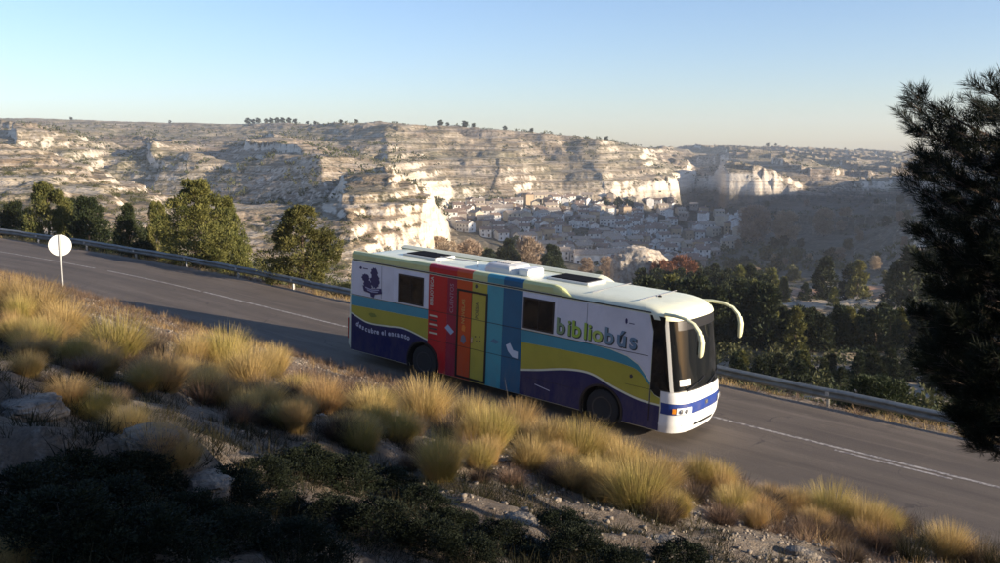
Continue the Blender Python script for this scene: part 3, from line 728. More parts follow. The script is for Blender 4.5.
# wheels
for wx_ in WX:
    for s_ in (-1, 1):
        wh = MB().lathe([(.30, -.13), (.44, -.135), (.485, -.11), (.50, -.05), (.50, .05), (.485, .11), (.44, .135), (.30, .13)], (0, 0, 0), 'y', 40).build('wheel', P_RUB, bus, smooth=True)
        wh.location = (wx_, s_*1.06, .50)
        d = s_
        MB().lathe([(.305, .10*d), (.31, .137*d), (.27, .13*d), (.24, .03*d), (.13, .05*d), (.12, .11*d), (.06, .12*d)], (0, 0, 0), 'y', 32).build('rim', P_RIM, wh, smooth=True)
    for s_ in (-1, 1):
        rows = []
        for i in range(25):
            t = math.pi*1.12-math.pi*1.24*i/24; rows.append([(wx_+r*math.cos(t), s_*(1.25+q), .5+r*math.sin(t)) for r, q in ((.60, -.03), (.60, .022), (.66, .022), (.66, -.001))])
        MB().grid(rows).build('arch_trim', P_BLACK, bus, smooth=True)
    MB().tube([(wx_, -.9, .5), (wx_, .9, .5)], .09, 10).build('axle', P_BLACK, bus)
# roof furniture
b = MB()
RZ = 3.463
ac = MB(); 
acr = []
for z, ix, iy in ((3.44, 0, 0), (3.58, .03, .03), (3.67, .12, .10), (3.70, .26, .22)):
    acr.append([(5.15+ix, -.55+iy, z), (6.05-ix, -.55+iy, z), (6.2-ix, -.4+iy, z), (6.2-ix, .4-iy, z), (6.05-ix, .55-iy, z), (5.15+ix, .55-iy, z), (5.0+ix, .4-iy, z), (5.0+ix, -.4+iy, z), (5.15+ix, -.55+iy, z)])
ac.grid(acr); n0 = 27; ac.f.append(tuple(n0+i for i in range(8)))
acu = ac.build('air_conditioner', P_GREY, bus, bevel=.02)
b = MB()
for i in range(7): b.box((5.33+i*.08, -.26, 3.702), (5.37+i*.08, .26, 3.722))
b.build('grille', mat('grille_grey', (.35, .35, .34)), acu)
MB().box((6.27, -.45, 3.44), (6.66, .30, 3.66)).build('roof_box', mat('bus_white_unit', (.8, .8, .78), .4), bus, bevel=.04)
for (x0, x1, hh) in ((1.6, 3.0, .07), (7.15, 8.55, .07)):
    ht = MB().box((x0, -.32, 3.45), (x1, .62, 3.45+hh)).build('roof_hatch', mat('hatch_rim', (.7, .7, .66), .5), bus, bevel=.02)
    MB().box((x0+.1, -.24, 3.45+hh+.003), (x1-.1, .54, 3.45+hh+.028)).build('hatch_panel', mat('solar_black', (.012, .012, .015), .95, 0, .05), ht, bevel=.008)
MB().tube([(3.2, -.3, 3.45), (3.2, -.3, 3.60), (4.6, -.25, 3.62), (4.6, -.25, 3.46)], .02, 6).build('roof_rail', P_GREY, bus)
for xx in (9.1, 10.5): MB().box((xx, -1.0, 3.455), (xx+.012, 1.0, 3.472)).build('roof_seam', mat('seam_grey', (.2, .2, .22)), bus)
MB().lathe([(.05, 0), (.05, .03), (.02, .05)], (10.6, -.1, 3.44), 'z', 12).build('roof_antenna', P_BLACK, bus)
# rear lamps
for s_ in (-1, 1): MB().box((-.02, min(s_*.98, s_*1.14), .62), (.05, max(s_*.98, s_*1.14), 1.3)).build('tail_light', P_REDL, bus, bevel=.01)
MB().box((-.012, -.85, 1.9), (.13, .85, 2.9)).build('rear_window', P_GLASS, bus, bevel=.02)
MB().box((.4, -.8, .18), (11.2, .8, .42)).build('chassis', P_BLACK, bus)
# lettering: flat letters facing the near side
def text(s, x, z, size, m, name='lettering', lvl=6, rot=0, bold=0, shear=0, parent=None):
    cu = bpy.data.curves.new('t', 'FONT'); cu.body = s; cu.size = size; cu.extrude = .0015; cu.offset = bold; cu.shear = shear; cu.resolution_u = 3
    o = bpy.data.objects.new('t', cu); C.objects.link(o); bpy.context.view_layer.update()
    me = bpy.data.meshes.new_from_object(o.evaluated_get(bpy.context.evaluated_depsgraph_get())); bpy.data.objects.remove(o)
    c, s2 = math.cos(rot), math.sin(rot)
    for v in me.vertices:
        a, b_, d = v.co; v.co = (x+a*c-b_*s2, -(1.25+.0025*lvl)-d, z+a*s2+b_*c)
    me.materials.clear(); me.materials.append(m); me.name = name
    return link(name, me, parent or bus)
T_SH = mat('letter_shadow', (.03, .05, .06), .4); T_G = [mat('letter_green_%d' % i, c, .4) for i, c in enumerate([(.22, .32, .16), (.28, .42, .10), (.36, .52, .07), (.36, .52, .07), (.38, .55, .08), (.46, .56, .12), (.16, .27, .34), (.15, .25, .34), (.14, .24, .33)])]
xs = [8.22, 8.60, 8.76, 9.14, 9.29, 9.44, 9.80, 10.17, 10.49]
xs = [8.20, 8.565, 8.70, 9.065, 9.20, 9.335, 9.70, 10.065, 10.43]
for ch, xx, m in zip('bibliobús', xs, T_G):
    text(ch, xx+.022, 2.245, .60, T_SH, 'letter_shadow', 5, bold=.020)
    text(ch, xx, 2.265, .60, m, 'letter', 7, bold=.012)
T_W = mat('letter_white', (.60, .62, .70), .4)
# slogan following the white wave on the navy skirt
word = 'descubre el encanto'; x = .50
def wv_at(x): return float(np.interp(x, [p[0] for p in wr], [p[1] for p in wr]))
wd = {'l': .075, 'i': .07, ' ': .09, 't': .10, 'r': .11, 'm': .2}
b_x = x
for ch in word:
    w_ = wd.get(ch, .150)*.93
    if ch != ' ':
        sl_ = math.atan((wv_at(b_x+w_)-wv_at(b_x))/w_); text(ch, b_x, wv_at(b_x)-.27, .225, T_W, 'slogan_letter', 5, rot=sl_, bold=.006)
    b_x += w_
T_N = mat('logo_navy', (.02, .02, .10), .4)
# abstract dark cluster of reading figures behind an open book (generic shapes)
def blob(cx, cz, rx, rz, seed, k=26):
    return [(cx+rx*math.cos(2*math.pi*i/k)*(1+.16*math.sin(i*1.9+seed)), cz+rz*math.sin(2*math.pi*i/k)*(1+.16*math.cos(i*2.3+seed))) for i in range(k)]
for (q, pts) in enumerate([blob(1.30, 2.95, .15, .16, 1), blob(.92, 2.74, .17, .13, 2), blob(1.34, 2.70, .20, .22, 3), blob(1.02, 2.52, .18, .18, 4),
                           [(.80, 2.50), (1.20, 2.44), (1.62, 2.50), (1.66, 2.34), (1.35, 2.27), (1.30, 2.16), (1.16, 2.19), (1.14, 2.28), (.86, 2.32)]]):
    plate('emblem', pts, T_N, 3+q)
plate('emblem_page', [(.92, 2.47), (1.2, 2.42), (1.55, 2.46), (1.53, 2.425), (1.2, 2.385), (.93, 2.435)], mat('pale_mauve', (.45, .43, .55)), 8)
plate('emblem_page', [(1.0, 2.40), (1.2, 2.365), (1.5, 2.385), (1.48, 2.355), (1.2, 2.33), (1.01, 2.37)], mat('pale_mauve', (.45, .43, .55)), 8)
plate('small_crest', blob(.70, 3.04, .05, .05, 2, 12), T_N, 3); plate('small_crest_line', [(.80, 3.02), (1.02, 3.02), (1.02, 3.05), (.80, 3.05)], T_N, 3)
plate('small_crest', blob(10.32, 2.93, .035, .07, 5, 12), T_N, 3); plate('small_crest_line', [(10.40, 2.88), (10.55, 2.88), (10.55, 2.90), (10.40, 2.90)], T_N, 3)
T_P = mat('spine_pale', (.55, .50, .42), .5); T_D = mat('spine_dark', (.06, .05, .05), .5); T_B = mat('spine_blue_pale', (.35, .45, .60), .5)
text('BIBLIOTECA', 3.78, 2.30, .16, T_P, 'spine_title', 4, rot=math.pi/2, bold=.004)
text('CUENTOS', 4.58, 2.20, .19, mat('spine_rose', (.42, .25, .30)), 'spine_title', 4, rot=math.pi/2)
text('NOVELAS', 5.02, 1.95, .17, mat('spine_gold', (.55, .40, .12)), 'spine_title', 4, rot=math.pi/2)
text('POESIA', 5.52, 2.18, .15, T_D, 'spine_title', 4, rot=math.pi/2)
for i in range(5): plate('spine_stripe', [(3.66, 1.45+i*.13), (3.66+.34-.04*(i % 2), 1.45+i*.13), (3.66+.34-.04*(i % 2), 1.50+i*.13), (3.66, 1.50+i*.13)], mat('spine_cream', (.60, .58, .42)) if i % 2 == 0 else T_D, 3)
plate('spine_picture', [(4.28, 1.72), (4.52, 1.55), (4.64, 1.66), (4.40, 1.84)], T_B, 4)
plate('spine_picture', blob(5.0, 1.50, .10, .13, 3, 16), mat('spine_grey', (.20, .17, .20)), 4); plate('spine_picture', blob(5.0, 1.83, .08, .10, 5, 14), mat('spine_flame', (.75, .22, .03)), 4)
for q, (a, b_) in enumerate(((5.45, 1.66), (5.60, 1.68), (5.50, 1.53), (5.63, 1.55))): plate('spine_dot', blob(a, b_, .022, .025, q, 8), T_D, 4)
plate('spine_picture', [(6.0, 1.62), (6.12, 1.72), (6.34, 1.66), (6.2, 1.58)], mat('spine_slate', (.10, .22, .30)), 4)
plate('spine_picture', [(6.56, 1.62), (6.70, 1.70), (6.82, 1.52), (6.98, 1.50), (6.98, 1.30), (6.80, 1.32), (6.64, 1.46)], mat('spine_white', (.62, .68, .74)), 4)
plate('spine_dot', blob(5.42, 3.12, .05, .06, 2, 10), T_D, 3)
plate('skirt_mark', blob(10.55, 1.55, .05, .05, 2, 10), T_D, 3); plate('skirt_mark', blob(1.25, 1.60, .16, .07, 2, 14), mat('olive_dark', (.20, .22, .03)), 3)
plate('skirt_mark', [(7.6, .70), (8.1, .62), (8.1, .64), (7.6, .72)], T_W, 3)

# ------------------------------------------------------------------ vegetation builders
rg = np.random.default_rng(11)
def mat_leaf(name, c1, c2, scale, rough=.75, trans=.25, rand=.18):
    return mat(name, c1, rough, 0, .25, noise=(scale, c2, .38, .62), rand=rand, trans=trans)
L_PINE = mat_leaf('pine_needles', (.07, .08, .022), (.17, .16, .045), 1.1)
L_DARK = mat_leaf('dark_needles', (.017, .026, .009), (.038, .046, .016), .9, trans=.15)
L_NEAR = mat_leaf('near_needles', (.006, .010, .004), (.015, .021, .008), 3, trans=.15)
L_SHRUB = mat_leaf('shrub_leaves', (.04, .05, .018), (.10, .095, .035), 4)
L_BARE = mat_leaf('bare_twigs', (.30, .22, .15), (.42, .32, .23), .8, trans=.1)
L_RUST = mat_leaf('rusty_twigs', (.22, .09, .045), (.30, .15, .08), .9, trans=.1)
L_FOL2 = mat_leaf('broad_leaves', (.07, .075, .03), (.12, .11, .045), .6)
M_BARK = mat('pine_bark', (.16, .115, .085), .95, noise=(9, (.07, .05, .04), .4, .6), bump=(30, .02))
G_STRAW = mat('tussock_straw', (.50, .345, .15), .6, 0, .3, noise=(3.2, (.36, .26, .10), .40, .62), rand=.22, trans=.35)
G_GREEN = mat('tussock_green', (.33, .27, .075), .6, 0, .3, noise=(3, (.46, .33, .13), .38, .60), rand=.2, trans=.35)
G_RUST = mat('dry_stems', (.20, .135, .085), .8, 0, .2, noise=(4, (.09, .065, .045), .4, .6), rand=.25, trans=.1)
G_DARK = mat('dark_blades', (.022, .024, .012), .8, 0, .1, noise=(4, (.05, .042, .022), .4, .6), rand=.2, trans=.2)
G_AWN = mat('pale_awns', (.38, .31, .20), .6, trans=.3)

def rdir(n, r):
    v = r.normal(size=(n, 3)); return v/np.linalg.norm(v, axis=1, keepdims=True)
def cards(Pc, D, L, Wd, r):
    """kite shaped leaves: base point, direction, length, width"""
    n = len(Pc); a = np.cross(D, rdir(n, r)); a /= np.linalg.norm(a, axis=1, keepdims=True)+1e-9
    L = np.asarray(L).reshape(-1, 1)*np.ones((n, 1)); Wd = np.asarray(Wd).reshape(-1, 1)*np.ones((n, 1))
    V = np.stack([Pc, Pc+D*L*.45+a*Wd, Pc+D*L, Pc+D*L*.45-a*Wd], 1).reshape(-1, 3)
    Fc = np.arange(4*n).reshape(-1, 4)
    return V, Fc
def limbs(mb, h, r, n, reach, rr, z0=.25, seg=7, lean=.0):
    top = Vector((lean*h, 0, h)); pts = [Vector((0, 0, -.6)), Vector((0, 0, 0)), Vector((.03*h, .02*h, h*.35)), Vector((lean*h*.6, -.02*h, h*.7)), top]
    mb.tube(pts, [r*1.25, r, r*.75, r*.45, r*.12], seg)
    ends = []
    for i in range(n):
        f = z0+(.95-z0)*i/max(1, n-1); zc = h*f; a = i*2.4+rr.uniform(-.3, .3)
        ln = reach(f)*rr.uniform(.75, 1.05)
        b = Vector((lean*h*f*.8, 0, zc)); e = b+Vector((math.cos(a)*ln, math.sin(a)*ln, ln*rr.uniform(.15, .5)))
        mb.tube([b, (b+e)/2+Vector((0, 0, -.04*ln)), e], [r*.35*(1.1-f), r*.2*(1.1-f), r*.05], 5); ends.append((b, e, ln))
    return ends
def crown_mesh(name, m, h, reach, nclump, per, leaf, seed, z0=.2, flat=.75, cl=.32, squash=.8, wd=.28):
    r = np.random.default_rng(seed); P = []; D = []
    for i in range(nclump):
        f = z0+(1-z0)*(i+.5)/nclump; f = min(.98, f+r.uniform(-.04, .04)); a = r.uniform(0, 6.283); R0 = reach(f)
        rad = R0*math.sqrt(r.uniform(.12, 1.0))*r.uniform(.8, 1.12)
        c = np.array([math.cos(a)*rad, math.sin(a)*rad, h*f]); cr = cl*R0**.5*r.uniform(.6, 1.3)
        d = rdir(per, r); rr_ = r.uniform(.35, 1, (per, 1))**.6
        p = c+d*rr_*cr*np.array([1, 1, squash]); P.append(p)
        q = d*.7+np.array([math.cos(a)*.3, math.sin(a)*.3, .55])+r.normal(size=(per, 3))*.35; D.append(q/np.linalg.norm(q, axis=1, keepdims=True))
    P = np.concatenate(P); D = np.concatenate(D)
    V, Fc = cards(P, D, r.uniform(.6, 1.3, len(P))*leaf, leaf*wd, r)
    return npmesh(name, V, Fc, m)
def tree_proto(name, h, reach, m, nclump, per, leaf, seed, tr=.10, nl=14, **k):
    rr = random.Random(seed); e = empty(name); mb = MB(); limbs(mb, h*.93, tr, nl, reach, rr, z0=.18)
    mb.build('trunk', M_BARK, e, smooth=True); link('crown', crown_mesh('crown', m, h, reach, nclump, per, leaf, seed, **k), e)
    return e
def use(proto, first, name=None):
    return proto if first else None
class Kind:
    """one kind of thing: the first call uses the original, later calls copy it with its parts"""
    all = []
    def __init__(s, make): s.root = make(); remember(s.root); s.used = False; Kind.all.append(s)
    def put(s, loc, rz=0, sc=1, label=None, cat=None, group=None, tilt=0):
        if not s.used: o = s.root; s.used = True
        else:
            o = s.root.copy(); C.objects.link(o)
            for ch in CH[s.root.name]:
                c = ch.copy(); C.objects.link(c); c.parent = o
                for g in CH.get(ch.name, []):
                    d = g.copy(); C.objects.link(d); d.parent = c
        o.location = loc; o.rotation_euler = (tilt, 0, rz); o.scale = sc if hasattr(sc, '__len__') else (sc, sc, sc)
        return tag(o, label, cat, group)
pine_r = lambda f: 1.75*(1-max(0, f-.45)/.62)**.75*(.55+.45*min(1, f/.35))
con_r = lambda f: 1.35*(1-f)**.8+.12
rnd_r = lambda f: 1.7*math.sqrt(max(.02, 1-((f-.55)/.5)**2))
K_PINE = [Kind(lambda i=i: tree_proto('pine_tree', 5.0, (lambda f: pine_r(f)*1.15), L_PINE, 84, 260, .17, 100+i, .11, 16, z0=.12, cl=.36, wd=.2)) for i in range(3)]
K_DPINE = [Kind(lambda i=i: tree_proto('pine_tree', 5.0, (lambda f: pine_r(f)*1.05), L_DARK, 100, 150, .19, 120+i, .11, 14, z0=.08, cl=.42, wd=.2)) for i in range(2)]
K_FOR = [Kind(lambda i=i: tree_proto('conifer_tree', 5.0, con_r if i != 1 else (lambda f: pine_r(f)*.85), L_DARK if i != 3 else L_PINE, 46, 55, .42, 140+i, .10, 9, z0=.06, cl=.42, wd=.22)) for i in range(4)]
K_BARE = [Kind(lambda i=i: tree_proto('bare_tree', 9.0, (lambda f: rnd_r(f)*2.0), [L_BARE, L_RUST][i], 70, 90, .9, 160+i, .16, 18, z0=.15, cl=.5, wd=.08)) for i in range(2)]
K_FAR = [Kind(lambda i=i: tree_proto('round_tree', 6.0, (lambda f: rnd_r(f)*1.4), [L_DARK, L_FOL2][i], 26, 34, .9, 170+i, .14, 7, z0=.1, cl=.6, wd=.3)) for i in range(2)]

# pines just beyond the guardrail on the left: (px, top py, D, kind, width factor, label)
def stand(kind, px, ptop, D, hgt0, label, cat, group, wide=1.0, rz=None, near=False):
    a = ray(px, 150); x = a[0]/a[1]*D
    zf = max(fz(x, D), nz_(x, D)) if SL(x, D)[1] < 18 else fz(x, D)
    r_ = ray(px, ptop); zt = r_[2]/r_[1]*D; h = zt-zf; sc = h/hgt0
    return kind.put((x, D, zf-.05), rnd.uniform(0, 6.28) if rz is None else rz, (sc*wide, sc*wide, sc), label, cat, group)
GP = 'pines beyond the guardrail on the left'
for (px, pt, D, k, wd_, lb) in [
    (192, 181, 47, K_PINE[0], 1.0, 'large bushy sunlit pine behind the guardrail, tallest on the left side'),
    (298, 207, 42, K_PINE[1], 1.12, 'broad round sunlit pine closest to the rear of the bus'),
    (44, 184, 62, K_PINE[2], .80, 'sunlit olive green pine behind the guardrail left of the round sign'),
    (10, 203, 66, K_DPINE[0], .9, 'dark pine behind the guardrail at the left edge of the photo'),
    (84, 199, 60, K_DPINE[1], .85, 'dark narrow pine directly above the round road sign'),
    (124, 205, 54, K_DPINE[0], .62, 'small dark round pine between the road sign and the tallest pine'),
    (66, 200, 74, K_DPINE[0], .8, 'dark pine half hidden behind the sunlit pine left of the sign'),
    (153, 203, 56, K_PINE[1], .5, 'slim pine touching the left side of the tallest pine'),
    (222, 198, 50, K_PINE[2], .6, 'lower pine leaning out of the right side of the tallest pine')]:
    stand(k, px, pt, D, 5.0, lb, 'pine tree', GP, wd_)

# forest on the slope right of the bus
pick = []
tries = 0
while len(pick) < 280 and tries < 9000:
    tries += 1
    px = rnd.uniform(640, 985); py = rnd.uniform(297, 352)
    if px > 775: py = rnd.uniform(340, 353)
    if rnd.random() < .25: px = rnd.uniform(640, 770); py = rnd.uniform(288, 305)
    elif rnd.random() < .36: px = rnd.uniform(735, 1000); py = rnd.uniform(376, 394)
    h = hit(px, py)
    if not h: continue
    if any(abs(h[0]-q[0])+abs(h[1]-q[1]) < 1.9 for q in pick): continue
    pick.append(h+(px, py))
pick.sort(key=lambda q: q[1])
rows_ = [pick[i::1] for i in range(1)]
nb = 6; per = math.ceil(len(pick)/nb)
rown = ['nearest', 'second', 'third', 'fourth', 'fifth', 'farthest']
for r_ in range(nb):
    grp = sorted(pick[r_*per:(r_+1)*per], key=lambda q: q[0]/q[1])
    for i, q in enumerate(grp):
        k = K_FOR[rnd.choice([0, 0, 1, 1, 2, 2, 3])]; hh = rnd.uniform(1.3, 2.3) if q[4] > 375 else (rnd.uniform(4.2, 7.2) if q[3] < 775 else rnd.uniform(3, 4.2))
        k.put((q[0], q[1], q[2]-.1), rnd.uniform(0, 6.28), (hh/5*rnd.uniform(.9, 1.25),)*2+(hh/5,), f'dark conifer in the wood below the road, {nth(i+1)} in its {rown[r_]} rank', 'conifer', 'conifers in the wood below the road')
# sunlit conifers at the edge of the dry fields
for i, (px, pt, D, k) in enumerate([(832, 258, 190, 0), (866, 262, 195, 3), (858, 266, 200, 1), (778, 270, 185, 3), (790, 278, 180, 3), (920, 250, 150, 1), (938, 255, 160, 2), (905, 262, 170, 0), (812, 284, 175, 1), (842, 288, 165, 3), (745, 268, 200, 0), (720, 266, 205, 2), (700, 268, 205, 1), (662, 270, 205, 0)]):
    stand(K_FOR[k], px, pt, D, 5.0, f'taller conifer beside the dry fields, {nth(i+1) if False else ["highest with the sun on its tip", "slim one in the middle", "dark one between two slim ones", "yellow green one above the wood", "low yellow green one", "large one next to the near pine", "wide one behind the near pine", "bushy one left of the near pine", "small one at the left field corner", "bright one below the terrace", "tall one above the bus roof front", "second above the bus roof front", "third above the bus roof front", "one beside the rusty bush"][i]}', 'conifer', 'conifers beside the dry fields', 1.05)
# trees between the bus roof and the village
for (px, pt, D, kd, h0, wd_, lb) in [
    (508, 240, 190, K_DPINE[0], 5, .8, 'dark pine above the bus roof left of a bare tree'),
    (553, 246, 185, K_DPINE[1], 5, .8, 'dark round pine above the air conditioner of the bus'),
    (528, 241, 200, K_BARE[0], 9, .8, 'grey brown bare tree between two dark pines above the bus roof'),
    (684, 259, 200, K_BARE[1], 9, 1.0, 'rust coloured bare bush right of the rock knoll'),
    (664, 262, 208, K_BARE[1], 9, .8, 'smaller rust coloured bush touching the rock knoll'),
    (757, 208, 560, K_BARE[0], 9, 1.15, 'large pale bare poplar, leftmost of the three in the valley'),
    (790, 213, 550, K_BARE[0], 9, 1.1, 'pale bare poplar in the middle of the three in the valley'),
    (828, 210, 570, K_BARE[0], 9, .9, 'pale bare poplar, rightmost of the three in the valley'),
    (438, 238, 235, K_BARE[0], 9, 1.0, 'bare shrubby tree at the foot of the white bluff'),
    (470, 243, 230, K_BARE[0], 9, 1.0, 'bare brown tree right of the white bluff'),
    (488, 250, 215, K_DPINE[1], 5, .9, 'low dark pine right of the white bluff'),
    (606, 198, 700, K_FAR[0], 6, .75, 'leftmost of three dark round trees above the village'),
    (619, 198, 700, K_FAR[0], 6, .75, 'middle of three dark round trees above the village'),
    (630, 200, 700, K_FAR[0], 6, .9, 'rightmost of three dark round trees above the village'),
    (452, 208, 560, K_FAR[0], 6, 1.2, 'dark tree at the left end of the village'),
    (466, 206, 570, K_FAR[0], 6, 1.3, 'second dark tree from the left end of the village'),
    (475, 213, 560, K_FAR[0], 6, 1.1, 'third dark tree from the left end of the village')]:
    stand(kd, px, pt, D, h0, lb, 'tree', None, wd_)
# scattered valley trees
pk = []
while len(pk) < 110:
    px = rnd.uniform(440, 960); py = rnd.uniform(206, 286)
    if px < 740 and 200 < py < 258 and rnd.random() < .75: continue
    h = hit(px, py, d0=200)
    if h and h[1] < 900: pk.append(h+(px, py))
pk.sort(key=lambda q: q[1])
for r_ in range(5):
    grp = sorted(pk[r_*22:(r_+1)*22], key=lambda q: q[0]/q[1])
    for i, q in enumerate(grp):
        b_ = rnd.random() < .3; k = (K_BARE[0] if b_ else K_FAR[rnd.random() < .4]); hh = rnd.uniform(3.5, 7.5)
        k.put((q[0], q[1], q[2]-.1), rnd.uniform(0, 6.28), hh/(9 if b_ else 6), f'{"bare brown" if b_ else "small dark"} tree on the shaded valley floor, {nth(i+1)} in the {["nearest", "second", "third", "fourth", "farthest"][r_]} belt', 'tree', 'scattered trees on the valley floor')
# skyline trees
sk = [(254, 2.2), (259, 1.6), (264, 1.9), (272, 1.6), (277, 1.9), (283, 2.0), (288, 1.9), (294, 1.8), (300, 1.6), (312, 1.1), (320, 1.1), (178, 1.3), (442, 1.5), (449, 1.0), (466, 1.7), (474, 1.1), (505, 1.3), (531, 1.0), (345, 1.0), (360, 1.1), (82, 1.3), (604, 1.0), (762, 1.6), (770, 1.2), (838, 1.0)]
for i, (px, sc) in enumerate(sk):
    best = None
    Dn = np.linspace(850, 2300, 300); u = (px-500)/(F*.99); Zn = far_h(u*Dn, Dn); k = int(np.argmax(Zn/Dn)); 
    K_FAR[0].put((u*Dn[k], Dn[k], Zn[k]-.6), rnd.uniform(0, 6.28), (sc*.75, sc*.75, sc*.62), f'tiny dark tree on the plateau skyline, {nth(i+1) if False else ""}{nth(sorted(q[0] for q in sk).index(px)+1)} along it', 'tree', 'trees on the plateau skyline')

# scrub merged: bushes nobody could count
def bushes(name, XY, hf, rad, per, leaf, m, seed, sink=.1):
    r = np.random.default_rng(seed); n = len(XY); z = hf(XY[:, 0], XY[:, 1]); R_ = rad*r.uniform(.5, 1.4, n)
    c = np.stack([XY[:, 0], XY[:, 1], z+R_*.35-sink], 1); idx = np.repeat(np.arange(n), per); d = rdir(len(idx), r); d[:, 2] = np.abs(d[:, 2])*.9
    P = c[idx]+d*(R_[idx]*r.uniform(.3, 1, len(idx)))[:, None]; q = d+r.normal(size=d.shape)*.5; q[:, 2] += .3; q /= np.linalg.norm(q, axis=1, keepdims=True)
    V, Fc = cards(P, q, (R_[idx]*leaf), (R_[idx]*leaf*.3), r)
    return tag(link(name, npmesh(name, V, Fc, m)), kind='stuff')
def scatter(n, pxr, Dr, seed, cond=None):
    r = np.random.default_rng(seed); px = r.uniform(*pxr, n); D = np.exp(r.uniform(math.log(Dr[0]), math.log(Dr[1]), n)); x = (px-500)/(F*.99)*D
    cl = fbm(x/(Dr[1]*.05), D/(Dr[1]*.05), seed, 3); k = cl > -.12
    return np.stack([x, D], 1)[k]
bushes('scrub', scatter(2600, (-60, 470), (62, 330), 31), far_h, .7, 60, .34, L_SHRUB, 1)
bushes('scrub', scatter(2500, (440, 1040), (62, 330), 32), far_h, .75, 56, .34, L_SHRUB, 2)
bushes('scrub', scatter(260, (690, 1040), (38, 84), 36), far_h, .7, 70, .28, L_DARK, 4)
bushes('scrub', scatter(120, (690, 1040), (38, 90), 37), far_h, .9, 60, .30, L_SHRUB, 5)
bushes('scrub', scatter(5200, (-60, 1040), (380, 1300), 33), far_h, 1.5, 10, 1.1, L_SHRUB, 3, .3)

# ------------------------------------------------------------------ dry fields and a dirt track below the road
def drape(name, cols_, m, z=.12, n=14, nx=60):
    rows = []
    for j in range(n+1):
        row = []
        for i in range(nx+1):
            f = i/nx; px = np.interp(f, [0, 1], [cols_[0][0], cols_[-1][0]]); a = np.interp(px, [c[0] for c in cols_], [c[1] for c in cols_]); b_ = np.interp(px, [c[0] for c in cols_], [c[2] for c in cols_])
            row.append((px, a+(b_-a)*j/n))
        rows.append(row)
    # convert the outline to ground distances, then walk the ground between them
    V = []
    for i in range(nx+1):
        px = rows[0][i][0]; h0 = hit(px, rows[0][i][1]); h1 = hit(px, rows[-1][i][1])
        D1, D2 = h0[1], h1[1]
        for j in range(n+1):
            D = D1+(D2-D1)*j/n; u = (px-500)/(F*.99); w_ = float(fbm(np.array([D*.3]), np.array([px*.05]), 9, 3)[0])*.02; V.append((u*D, D*(1+w_), 0))
    V = np.array(V); V[:, 2] = far_h(V[:, 0], V[:, 1])+z
    return tag(link(name, npmesh(name, V, grid_faces(nx+1, n+1), m, True)), kind='structure')
M_FIELD = mat('dry_field_soil', (.40, .20, .105), .95, noise=(.12, (.26, .19, .11), .4, .62), bump=(.6, .3))
M_FIELD2 = mat('fallow_soil', (.40, .30, .21), .95, noise=(.1, (.30, .25, .15), .4, .62), bump=(.6, .3))
M_TRACK = mat('pale_dirt', (.20, .165, .125), .95, noise=(.5, (.11, .09, .07), .42, .62), bump=(1.2, .1))
drape('field', [(792, 296, 290), (850, 298, 286), (905, 300, 287), (985, 302, 288)], M_FIELD)
drape('field', [(800, 308, 301), (880, 312, 303), (985, 316, 305)], M_FIELD2)
drape('dirt_track', [(745, 372, 362), (820, 378, 366), (900, 382, 368), (960, 386, 371)], M_TRACK, .08)

# ------------------------------------------------------------------ rocks
M_ROCK = mat('limestone_rock', (.46, .40, .32), .95, noise=(1.1, (.26, .21, .16), .42, .62), bump=(3.5, .12))
M_ROCKN = mat('foreground_rock', (.24, .205, .165), .95, noise=(4, (.10, .085, .07), .42, .60), bump=(14, .10))
def rock(name, loc, size, m, label, cat, seed, group=None, sub=5, amp=.35, rz=0):
    bm = bmesh.new(); bmesh.ops.create_icosphere(bm, subdivisions=sub, radius=1)
    co = np.array([v.co[:] for v in bm.verts]); n_ = co.copy()
    a = fbm(co[:, 0]*1.3+co[:, 2]*.9+seed, co[:, 1]*1.3-co[:, 2]*.7, seed, 5)*amp; b_ = ridge(co[:, 0]*2.2+seed, co[:, 1]*2.2+co[:, 2]*3.1, seed+5, 4)*.2
    q = co[:, 2]*4+co[:, 0]*.6; led = (np.abs((q % 1)-.5))*.12
    co = co*(1+a+b_-led)[:, None]; co[:, 2] = np.where(co[:, 2] > .62, .62+(co[:, 2]-.62)*.35, co[:, 2])
    for v, c in zip(bm.verts, co): v.co = c*np.array(size)
    me = bpy.data.meshes.new(name); bm.to_mesh(me); bm.free(); me.materials.append(m)
    for p in me.polygons: p.use_smooth = True
    me.set_sharp_from_angle(angle=R(32))
    o = link(name, me); o.location = loc; o.rotation_euler = (0, 0, rz); return tag(o, label, cat, group)
a = ray(637, 270); D = 215; x = a[0]/a[1]*D; g = fz(x, D)
rz_ = ray(637, 249); top_ = rz_[2]/rz_[1]*D
rock('rock_knoll', (x, D, g-1), (6.6, 5.5, (top_-g+1)/.78), M_ROCK, 'pale rounded rock knoll rising above the front of the bus roof', 'rock', 4, sub=6)
a = ray(662, 280); x = a[0]/a[1]*205; g = fz(x, 205); rock('rock_knoll', (x, 205, g-.5), (6, 4, 4.2), M_ROCK, 'low spur of rock sloping down beside the knoll', 'rock', 9, sub=5)
